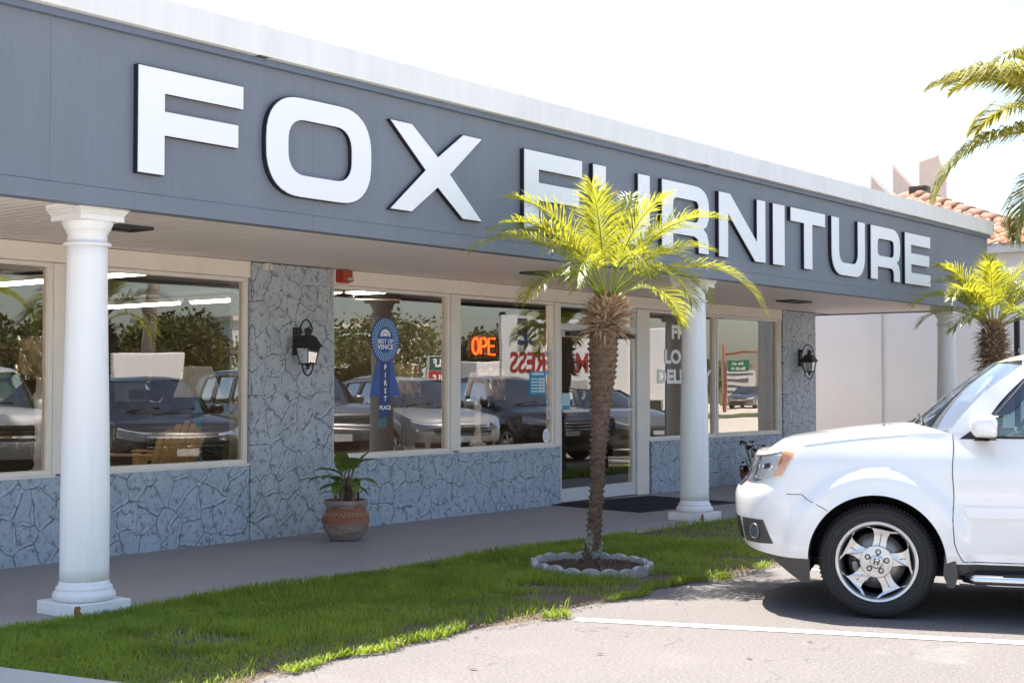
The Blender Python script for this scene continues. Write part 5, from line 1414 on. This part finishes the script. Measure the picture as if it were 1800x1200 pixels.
# armchairs and a sofa, dark
M['uph'] = pm('dark_upholstery', (.05,.035,.025), .8, .2, 8); M['uph2'] = pm('brown_upholstery', (.16,.09,.05), .8, .2, 8)
def armchair(x, y, rz, w, label, m):
    t = thing('armchair' if w < 1.2 else 'sofa', label, 'armchair' if w < 1.2 else 'sofa', (x, y, .066), rz)
    b = MB(); b.box(-w/2+.16, w/2-.16, -.35, .35, .12, .44); b.build('seat', m, t, world=False, bevel=.06, seg=4)
    b = MB(); M4 = Matrix.Translation((0, .36, .2)) @ Matrix.Rotation(radians(-10), 4, 'X'); b.obox(M4, -w/2+.05, w/2-.05, -.12, .12, 0, .78); b.build('backrest', m, t, world=False, bevel=.09, seg=5)
    for s_ in (-1, 1): b = MB(); b.box(s_*(w/2-.09)-.09, s_*(w/2-.09)+.09, -.38, .4, .08, .62); b.build('armrest', m, t, world=False, bevel=.07, seg=4)
    for sx in (-1, 1):
        for sy in (-1, 1): b = MB(); b.box(sx*(w/2-.1)-.025, sx*(w/2-.1)+.025, sy*.3-.025, sy*.3+.025, 0, .12); b.build('leg', M['darkwood'], t, world=False)
armchair(8.9, 11.6, radians(170), 1.0, 'dark rounded armchair behind the blue lamp in the window', M['uph'])
armchair(11.0, 12.2, radians(185), 2.0, 'long brown sofa inside the shop behind the rosette window', M['uph2'])
armchair(16.6, 12.5, radians(160), 2.1, 'dark sofa inside the shop seen through the entrance doors', M['uph'])
# ceiling fan
t = thing('ceiling_fan', 'dark ceiling fan inside the window right of the near stone pillar', 'ceiling fan', (11.95, 12.0, 2.74))
b = MB(); b.lathe([(.06,2.735),(.03,2.68),(.02,2.62),(.12,2.60),(.14,2.53),(.10,2.49),(.05,2.47),(.05,2.43),(.02,2.41)], (11.95,12.0,0), 20); b.build('motor', M['darkwood'], t)
for k in range(5):
    b = MB(); M4 = Matrix.Translation((11.95,12.0,2.54)) @ Matrix.Rotation(2*pi*k/5+.5, 4, 'Z') @ Matrix.Rotation(.15, 4, 'X'); b.obox(M4, .14, .70, -.065, .065, -.005, .005); b.build('fan_blade', M['darkwood'], t, bevel=.004)

# ------------------------------------------------------------------ neighbouring building
M['beige'] = pm('beige_stucco_wall', (.86,.835,.81), .85, .03, 1.5, .3, 60)
M['beige2'] = pm('beige_parapet_stucco', (.56,.455,.39), .85, .04, 2, .3, 60)
XN = 23.5
nb = thing('neighbour_building', 'beige stucco building with white pilaster, clay tile hip roof and sawtooth parapet', 'building', (26, 10, 0))
b = MB(); b.box(XN, 40, 7.4, 30, 0, 3.72); b.build('wall', M['beige'], nb)
for y in (10.05, 14.2): b = MB(); b.box(XN-.06, XN-.001, y, y+.27, 0, 3.70); b.build('pilaster', M['white'], nb, bevel=.01)
EX, EY, EZ = 23.2, 6.96, 3.74
b = MB(); b.box(EX, EX+.04, EY, 30, EZ-.02, EZ+.13); b.box(EX+.04, 40, EY, EY+.04, EZ-.02, EZ+.13); b.box(EX+.04, 40, EY+.04, 30, EZ-.016, EZ+.0); b.build('eave', M['white'], nb, bevel=.004)
# hip roof of S-shaped clay tiles, every course a step
def tiles():
    t = NT('clay_roof_tile'); v = t.coord(); n = t.noise(v, 2.2, 4); n2 = t.noise(v, 25, 4)
    c = t.ramp(n, [(.3, (.34,.15,.085)), (.5, (.44,.215,.13)), (.7, (.50,.27,.18))])
    c = t.mix(.25, c, t.ramp(n2, [(.35, (.20,.10,.06)), (.65, (.55,.33,.23))]))
    return t.done(t.pbsdf(c, .8, 0, t.bump(n2, .3, .01)))
M['tile'] = tiles()
SL = .39
def roof_face(side_):
    b = MB(); C_ = .352; W_ = .29
    ncourse = 12
    for i in range(ncourse):
        h0, h1 = i*C_*.93, (i+1)*C_*.93 + .03
        lo = EY + h0 - .05 if side_ == 'x' else EX + h0 - .05
        hi = 22 if side_ == 'x' else 39
        n = int((hi-lo)/(W_/6)); vs = []; fs = []
        for k in range(n+1):
            a = lo + k*W_/6; z = .028*sin(2*pi*a/W_) + .012*sin(4*pi*a/W_+.6)
            for hh, dz in ((h0-.06, .0), (h0-.06, .03), (h1, .0)):
                hz = EZ + .14 + SL*hh + z + dz
                vs.append((EX+hh, max(a, EY+hh), hz) if side_ == 'x' else (max(a, EX+hh), EY+hh, hz))
        for k in range(n):
            for q in (0, 1): o = k*3+q; fs.append((o, o+3, o+4, o+1) if side_ == 'x' else (o, o+1, o+4, o+3))
        b.add(vs, fs, True)
    return b
rf = roof_face('x'); r2 = roof_face('y'); rf.add(r2.v, r2.f, True)
RF = rf.build('roof', M['tile'], nb)
b = MB()
for k in range(24):
    h = -.05 + k*.36; p = Vector((EX+h, EY+h, EZ+.11+SL*h)); e = Vector((EX+h+.42, EY+h+.42, EZ+.11+SL*(h+.42)-.01))
    if h > 3.65: break
    b.tube([p, p.lerp(e, .5), e], [.125, .115, .10], 12)
b.build('hip_tile', pm('dark_ridge_tile', (.24,.12,.075), .8, .3, 6, .3, 30), RF)
b = MB(); b.box(EX+3.72, EX+4.02, EY+3.62, EY+3.98, EZ+.08+SL*3.7, EZ+.30+SL*3.8); b.build('hip_end_cap', flat('dark_flashing', (.06,.04,.035), .7), RF, bevel=.03)
# stepped sawtooth parapet behind the roof
YP = 12.6
def P_(px, py):                        # outline written down in metres on the parapet plane
    return (px, py)
saw = [(28.85,4.0),(28.85,6.12),(30.05,5.72),(30.05,6.50),(31.62,6.00),(31.62,6.76),(32.85,7.08),(33.45,6.45),(33.45,4.0)]
b = MB(); b.prism(saw, [], lambda x, z, d: (x, YP+d, z), .20); b.build('parapet', M['beige2'], nb)
b = MB()
for (x0, z0), (x1, z1) in zip(saw[1:-2], saw[2:-1]):
    if abs(x0-x1) < .01:
        b.box(x0-.05, x0-.002, YP-.03, YP+.22, min(z0,z1), max(z0,z1)+.02)
    else:
        b.add([(x0,YP-.04,z0+.003),(x1,YP-.04,z1+.003),(x1,YP+.23,z1+.003),(x0,YP+.23,z0+.003),(x0,YP-.04,z0+.09),(x1,YP-.04,z1+.09),(x1,YP+.23,z1+.09),(x0,YP+.23,z0+.09)], [(0,1,2,3),(4,7,6,5),(0,4,5,1),(1,5,6,2),(2,6,7,3),(3,7,4,0)])
b.box(28.80, 28.848, YP-.03, YP+.22, 4.0, 6.14)
b.build('parapet_trim', M['white'], nb)
# dark post beside the second palm
t = thing('dark_post', 'slim dark post with an eyelet right of the far palm', 'post', (19.75, 6.45, .05))
b = MB(); b.box(19.715, 19.785, 6.415, 6.485, .05, 2.45); b.build('post_shaft', flat('dark_stained_post', (.03,.022,.04), .6), t, bevel=.006)
b = MB(); b.tube([(19.70+.02*cos(2*pi*k/12)-.0, 6.41, 1.98+.03*sin(2*pi*k/12)) for k in range(13)], .006, 6); b.build('eyelet', M['steel'], t)

# big feather palm, trunk just outside the right edge
def feather_palm(base, H_, label, seed, specs, rads, leafL=.80, nleaf=62, mat='frond_dark', name='tall_palm'):
    r = random.Random(seed); t = thing(name, label, 'palm tree', base)
    top = (base[0]+.1, base[1], base[2]+H_)
    path = [tuple(Vector(base).lerp(Vector(top), k/8)) for k in range(9)]
    b = MB(); b.tube(path, rads, 20); b.build('trunk', pm('grey_palm_trunk', (.26,.235,.20), .9, .2, 4, .6, 30, stretch=(1,1,6)), t)
    b = MB(); b.tube([top, (top[0], top[1], top[2]+.35), (top[0], top[1], top[2]+.75)], [rads[-1]*1.1, rads[-1]*1.0, rads[-1]*.55], 16); b.build('crownshaft', M['petiole'], t)
    for az, el, L, dr in specs:
        bl = MB(); br = MB(); a = RAZ + radians(az)
        frond_shape(bl, br, (top[0]+.08*cos(a), top[1]+.08*sin(a), top[2]+.6), a, radians(el), L, radians(dr), leafL, int(nleaf*L), r, .022, leafW=.018, start=.14, hang=.9)
        f = bl.build('frond', M[mat], t); br.build('frond_stalk', M['petiole'], f)
    return t
FS = [(178,54,2.7,84),(184,14,2.75,84),(192,-28,2.0,60),(150,64,2.4,90),(212,64,2.4,90),(170,66,2.5,100),(120,50,2.4,90),(240,40,2.4,100),(90,70,2.2,70),(60,35,2.4,100),(20,45,2.4,100),(340,30,2.4,100),(300,45,2.4,95),(270,15,2.3,90),(0,75,2.2,60)]
feather_palm((22.35, 6.2, 0), 4.75, 'tall feather palm at the right edge, its fronds hanging over the tile roof', 3, FS, [.17,.15,.14,.14,.14,.135,.13,.125,.12])

# ------------------------------------------------------------------ across the lot: what the shop windows mirror
M['pine'] = leafm('broadleaf_foliage', (.05,.055,.010), (.13,.125,.028), .3, .5, .6)
M['pine2'] = leafm('oak_foliage', (.07,.085,.014), (.17,.175,.035), .3, .5, .6)
M['trunk'] = pm('tree_bark', (.10,.075,.055), .95, .3, 3, .6, 12)
def crown_mesh(seed, R_, Hh, nclump, nleaf, ls):
    r = random.Random(seed); b = MB(); cl = []
    for k in range(nclump):
        a = r.uniform(0, 6.28); q = sqrt(r.random()); z = r.uniform(-.5, .5)
        e = sqrt(max(.1, 1-(2*z)**2*.8)); cl.append((R_*q*e*cos(a), R_*q*e*sin(a), Hh*z, r.uniform(.22,.42)*R_))
    for c in cl:
        for k in range(nleaf):
            d = Vector((r.gauss(0,1), r.gauss(0,1), r.gauss(0,.75))); d.normalize(); d *= c[3]*r.uniform(.55,1.08)
            p = Vector(c[:3]) + d; s_ = ls*r.uniform(.6,1.3)
            n1 = Vector((r.gauss(0,1), r.gauss(0,1), r.gauss(0,1))).normalized(); n2 = n1.cross(Vector((r.gauss(0,1), r.gauss(0,1), r.gauss(0,1)))).normalized()
            b.add([p-n1*s_, p+n2*s_*.6, p+n1*s_, p-n2*s_*.6], [(0,1,2,3)])
    return b, cl
protos = []
def big_tree(x, y, h, R_, seed, label, mat, proto=None):
    t = thing('tree', label, 'tree', (x, y, 0), seed*.7, 'trees across the road')
    if proto is None:
        b, cl = crown_mesh(seed, R_*.8, h*.62, 30, 150, .17)
        o = b.build('crown', mat, t, world=False); o.location = (0, 0, h*.66)
        tr = MB(); tr.tube([(0,0,0),(.15,.1,h*.25),(.05,-.1,h*.5),(.2,.1,h*.75)], [.32,.25,.18,.06], 10)
        for c in cl[::4]: tr.tube([(.1,0,h*.35), (c[0]*.5, c[1]*.5, h*.5+c[2]*.4), (c[0]*.9, c[1]*.9, h*.66+c[2]*.9)], [.11,.07,.025], 6)
        tr.build('trunk', M['trunk'], t, world=False)
    else:
        for ch in proto.children: c = ch.copy(); COL.objects.link(c); c.parent = t
        k = h/proto['h']; t.scale = (k, k, k)
    t['h'] = h; return t
TA = big_tree(50, -44, 4.9, 4.6, 1, 'dark dense tree mirrored above the white trailer', M['pine']); TB = big_tree(60, -38, 5.4, 5.0, 2, 'light green oak mirrored beside the near stone pillar', M['pine2']); TC = big_tree(45, -38, 4.3, 3.2, 3, 'slim dark tree mirrored in the window behind the wooden chair', M['pine'])
r = random.Random(9)
TREE_LABEL = 'leafy tree in the row across the road, mirrored in the shop windows'
for k, (x, y) in enumerate([(28,-37),(33,-42),(38,-38),(42,-46),(57,-48),(70,-50),(74,-40),(84,-46),(92,-40),(100,-50),(108,-42),(118,-50),(128,-42),(140,-48),(150,-40),(165,-52),(180,-44),(22,-40),(112,-60),(95,-60),(16,-42),(200,-50)]):
    big_tree(x, y, r.uniform(3.3, 5.0), 4, k+5, TREE_LABEL, None, (TA, TB, TC)[k % 3])
# hedge, poles and wires
b, _ = crown_mesh(5, 1, 1, 1, 1, .1); b = MB(); rr2 = random.Random(6)
for k in range(5200):
    x = rr2.uniform(18, 52); p = Vector((x, -12.6 + rr2.uniform(-.55,.55), rr2.uniform(.1,.95)+.15*sin(x))); n1 = Vector((rr2.gauss(0,1), rr2.gauss(0,1), rr2.gauss(0,1))).normalized()*.09; n2 = Vector((rr2.gauss(0,1), rr2.gauss(0,1), rr2.gauss(0,1))).normalized()*.06
    b.add([p-n1, p+n2, p+n1, p-n2], [(0,1,2,3)])
tag(b.build('hedge', M['pine2']), 'low clipped hedge between the parking lot and the road', 'hedge')
M['pole'] = pm('weathered_pole', (.38,.33,.27), .9, .15, 3)
def pole(x, y, h, label, lean=0, arms=1, r_=.15):
    t = thing('utility_pole', label, 'utility pole', (x, y, 0), 0, 'utility poles along the road')
    b = MB(); b.tube([(0,0,0),(lean*.5,0,h*.5),(lean,0,h)], [r_, r_*.85, r_*.65], 10); b.build('pole_shaft', M['pole'], t, world=False)
    for k in range(arms): q = MB(); q.box(lean-1.1, lean+1.1, -.06, .06, h-.6-.8*k, h-.48-.8*k); q.build('crossarm', M['trunk'], t, world=False)
    for k in range(4): q = MB(); q.lathe([(.05,0),(.07,.05),(.05,.1),(.03,.16)], (lean-.9+.6*k, 0, h-.48), 8); q.build('insulator', M['steel'], t, world=False)
pole(24.9, -13.4, 10, 'thick leaning pale pole mirrored in the window behind the wooden chair', 1.0, 0, .22); pole(46, -33.2, 11, 'slim wooden pole with crossarm mirrored left of the stone pillar', -.3, 2); pole(72, -33.0, 11, 'wooden pole with crossarm mirrored beside the far oak', 0, 2); pole(110, -33.0, 11, 'farthest wooden pole mirrored in the window beside the far pillar', 0, 1); pole(20, -33.2, 11, 'wooden pole with crossarm mirrored in the leftmost window', 0, 2)
t = thing('power_line', 'black overhead wires strung between the poles across the road', 'power line', (46, -33.2, 10))
b = MB()
for dz in (0, -.35, -.8, -2.6):
    for x0, x1 in ((20, 46), (46, 72), (72, 110)):
        b.tube([(lerp(x0,x1,k/10), -33.1, 10.7+dz-1.1*sin(pi*k/10)) for k in range(11)], .022, 4)
b.build('wire', M['black'], t)
# white trailers
def trailer(x, y, w, label):
    t = thing('cargo_trailer', label, 'trailer', (x, y, 0), 0, 'white box trailers across the lot')
    b = MB(); b.box(-w/2, w/2, -1, 1, .55, 2.35); b.build('trailer_box', M['white'], t, world=False, bevel=.05)
    b = MB(); b.box(-w/2+.1, w/2-.1, -.9, .9, .42, .545); b.tube([(w/2, 0, .46), (w/2+1.1, 0, .46)], .05, 8); b.build('chassis', M['black'], t, world=False)
    for s_ in (-1, 1): q = MB(); q.lathe([(.2, s_*.9),(.34, s_*.92),(.34, s_*1.08),(.2, s_*1.1)], (0, 0, .34), 24, axis='y'); q.build('wheel', M['rubber'], t, world=False)
trailer(23.0, -11.4, 2.3, 'white box trailer mirrored behind the wooden garden chair'); trailer(38.4, -11.4, 3.5, 'white box trailer mirrored below the neon sign')
# lettered box truck in the next aisle
t = thing('banner_sign', 'white banner sign with blue VENICE and red MATTRESS lettering, mirrored around the entrance', 'sign', (27.4, -.2, 0))
b = MB(); b.box(-2.2, 2.0, -.04, .04, 1.62, 3.12); b.build('banner_board', M['white'], t, world=False)
for x in (-2.0, 1.8): b = MB(); b.box(x-.05, x+.05, -.15, -.045, 0, 3.2); b.build('post', M['black'], t, world=False)
b = MB(); add_text(b, 'VENICE', .78, (-.3, .046, 2.48), (-1,0,0), (0,0,1), .03, 1.0); b.build('blue_lettering', flat('banner_blue', (.03,.05,.14), .4), t, world=False)
b = MB(); add_text(b, 'MATTRESS', .68, (-.3, .046, 1.80), (-1,0,0), (0,0,1), .03, 1.0); b.build('red_lettering', flat('banner_red', (.36,.025,.02), .4), t, world=False)
t = thing('box_truck', 'plain white box truck mirrored in the right entrance door', 'truck', (38, -6, 0))
b = MB(); b.box(-2.6, 2.0, -1.15, 1.15, .95, 3.35); b.build('cargo_box', flat('truck_box_white', (.62,.62,.62), .4), t, world=False, bevel=.04)
b = MB(); b.prism([(2.05,.6),(4.1,.6),(4.1,1.35),(3.75,1.5),(3.2,2.35),(2.05,2.4)], [], lambda x, z, d: (x, -1.0+d, z), 2.0); b.build('cab', M['carwhite'], t, world=False, bevel=.06)
b = MB(); b.prism([(2.5,1.5),(3.55,1.5),(3.1,2.2),(2.5,2.2)], [], lambda x, z, d: (x, 1.003+d, z), .006); b.add([(3.77,-.9,1.52),(3.77,.9,1.52),(3.25,.85,2.3),(3.25,-.85,2.3)], [(0,1,2,3)]); b.build('cab_window', M['dark_tint'], t, world=False)
b = MB(); b.box(-2.5, 3.9, -.9, .9, .5, .94); b.build('chassis', M['black'], t, world=False)
for x in (-1.5, 3.1):
    for s_ in (-1, 1): q = MB(); q.lathe([(.22, s_*.75),(.42, s_*.8),(.42, s_*1.0),(.25, s_*1.03)], (x, 0, .42), 24, axis='y'); q.build('wheel', M['rubber'], t, world=False)
# small road sign, monument sign, street sign on mast arm
t = thing('lot_sign', 'dark green GOLF and red NAILS sign mirrored at the edge of the rosette window', 'sign', (34.6, -10.2, 0))
b = MB(); b.box(-.05, .05, -.05, .05, 0, 1.4); b.build('post', M['black'], t, world=False)
b = MB(); b.box(-.75, .75, -.05, .05, 1.4, 2.5); b.build('sign_board', M['white'], t, world=False)
b = MB(); b.box(-.72, .72, .051, .06, 1.95, 2.47); b.build('green_panel', flat('sign_green', (.01,.08,.07), .4), t, world=False)
b = MB(); b.box(-.72, .72, .051, .06, 1.43, 1.93); b.build('red_panel', flat('sign_red', (.38,.03,.03), .4), t, world=False)
b = MB(); add_text(b, 'GOLF', .42, (0, .064, 2.07), (-1,0,0), (0,0,1), .03); b.build('lettering', M['text_white'], t, world=False); b = MB(); add_text(b, 'NAILS', .40, (0, .064, 1.53), (-1,0,0), (0,0,1), .03); b.build('lettering', M['text_white'], t, world=False)
t = thing('signal_mast', 'rust orange signal mast with green street sign, mirrored beside the far pillar', 'traffic signal', (69, -19, 0), radians(52))
b = MB(); b.tube([(0,0,0),(0,0,3.7)], .09, 10); b.tube([(0,0,3.3),(3.4,0,3.45)], .055, 8); b.build('mast', flat('rust_mast', (.32,.08,.04), .6), t, world=False)
b = MB(); b.box(.15, 1.35, .1, .14, 2.2, 2.95); b.build('street_sign', flat('street_sign_green', (.0,.17,.07), .5), t, world=False)
b = MB(); add_text(b, 'N 41', .30, (.75, .15, 2.64), (-1,0,0), (0,0,1), .03); b.build('lettering', M['text_white'], t, world=False); b = MB(); add_text(b, 'BUS 41', .28, (.75, .15, 2.30), (-1,0,0), (0,0,1), .03); b.build('lettering', M['text_white'], t, world=False)
b = MB(); b.box(3.0, 3.25, -.12, .12, 2.6, 3.4); b.build('signal_head', M['black'], t, world=False)
t = thing('monument_sign', 'pale plaza directory sign mirrored behind the grey sedan', 'sign', (83.5, -26, 0), radians(61))
b = MB(); b.box(-1.3, 1.3, -.2, .29, 0, 3.0); b.build('sign_frame', flat('monument_stone', (.42,.32,.24), .8), t, world=False)
b = MB(); b.box(-1.1, 1.1, .301, .34, .4, 2.4); b.build('sign_face', M['white'], t, world=False)
b = MB(); add_text(b, 'GALLERIA', .38, (0, .306, 2.58), (-1,0,0), (0,0,1), .02)
for k in range(5): b.box(-.9, .9-.3*(k % 2), .341, .346, .55+.37*k, .72+.37*k)
b.build('lettering', flat('sign_grey', (.12,.13,.15), .6), t, world=False)
t = thing('shop_building', 'white flat roofed building with green arc emblem across the road', 'building', (66, -52, 0))
b = MB(); b.box(-9, 9, -5, 5, 0, 5.4); b.build('wall', M['white'], t, world=False)
b = MB(); b.box(-9.2, 9.2, -5.2, 5.2, 5.4, 5.7); b.build('roof', M['lintel'], t, world=False)
b = MB(); b.box(-8, 8, 5.005, 5.05, .3, 2.4); b.build('window', M['dark_tint'], t, world=False)
b = MB()
for r0, r1 in ((.5,.9),(1.15,1.5),(1.75,2.1)):
    n = 14; vs = []
    for k in range(n+1): a = pi/2*k/n; vs += [(1.0-r0*cos(a), 5.03, 2.7+r0*sin(a)), (1.0-r1*cos(a), 5.03, 2.7+r1*sin(a))]
    b.add(vs, [(2*k, 2*k+1, 2*k+3, 2*k+2) for k in range(n)])
b.build('arc_emblem', flat('arc_green', (.05,.36,.02), .5), t, world=False)
feather_palm((5.1, 4.3, 0), 2.2, 'feather palm on the walk beside the camera, mirrored in the leftmost window', 12, [(k*30+10*(k%2), 35+20*(k%3), 1.5, 95) for k in range(13)], [.16,.15,.14,.14,.14,.13,.13,.13,.12], .45, 40, 'frond', 'feather_palm') if False else None
feather_palm((11.9, -1.6, 0), 2.2, 'feather palm in the next aisle, mirrored in the leftmost window', 12, [(k*30+10*(k%2), 35+20*(k%3), 1.6, 95) for k in range(13)], [.16,.15,.14,.14,.14,.13,.13,.13,.12], .5, 40, 'frond', 'feather_palm')

# ------------------------------------------------------------------ light, sky, camera
LD = Vector((-.15, -.445, -1)).normalized()
sun = bpy.data.lights.new('sun', 'SUN'); sun.energy = 5.0; sun.angle = radians(.53); sun.color = (1, .94, .85)
so = bpy.data.objects.new('sun', sun); COL.objects.link(so); so.rotation_euler = LD.to_track_quat('-Z', 'Y').to_euler(); so.location = (10, 30, 40)
w = bpy.data.worlds.new('World'); SC.world = w; w.use_nodes = True
nt = w.node_tree; bg = nt.nodes['Background']
sky = nt.nodes.new('ShaderNodeTexSky'); sky.sky_type = 'NISHITA'; sky.sun_disc = False
sky.sun_elevation = math.asin(-LD.z); sky.sun_rotation = atan2(-LD.x, -LD.y); sky.air_density = 1.0; sky.dust_density = 1.8; sky.ozone_density = 1.0
nt.links.new(sky.outputs[0], bg.inputs['Color']); bg.inputs['Strength'].default_value = .125
cam = bpy.data.cameras.new('camera'); co = bpy.data.objects.new('camera', cam); COL.objects.link(co)
cam.sensor_width = 36; cam.lens = 36*2430/1800; cam.clip_end = 2000; cam.clip_start = .05
co.location = (0, 0, HC)
PT = atan2(75, 2430)
co.rotation_euler = (pi/2 + PT, 0, atan2(sin(TH), cos(TH)) - pi/2)
co.location = (0, 0, HC); SC.camera = co
SC.view_settings.view_transform = 'Standard'; SC.view_settings.look = 'None'; SC.view_settings.gamma = 1; SC.view_settings.exposure = 1.48
SC.view_settings.use_curve_mapping = False
SC.render.engine = 'CYCLES'; SC.cycles.max_bounces = 8; SC.cycles.transparent_max_bounces = 12; SC.cycles.diffuse_bounces = 4; SC.cycles.glossy_bounces = 4; SC.cycles.use_denoising = True
SC.render.resolution_x = 1024; SC.render.resolution_y = 682
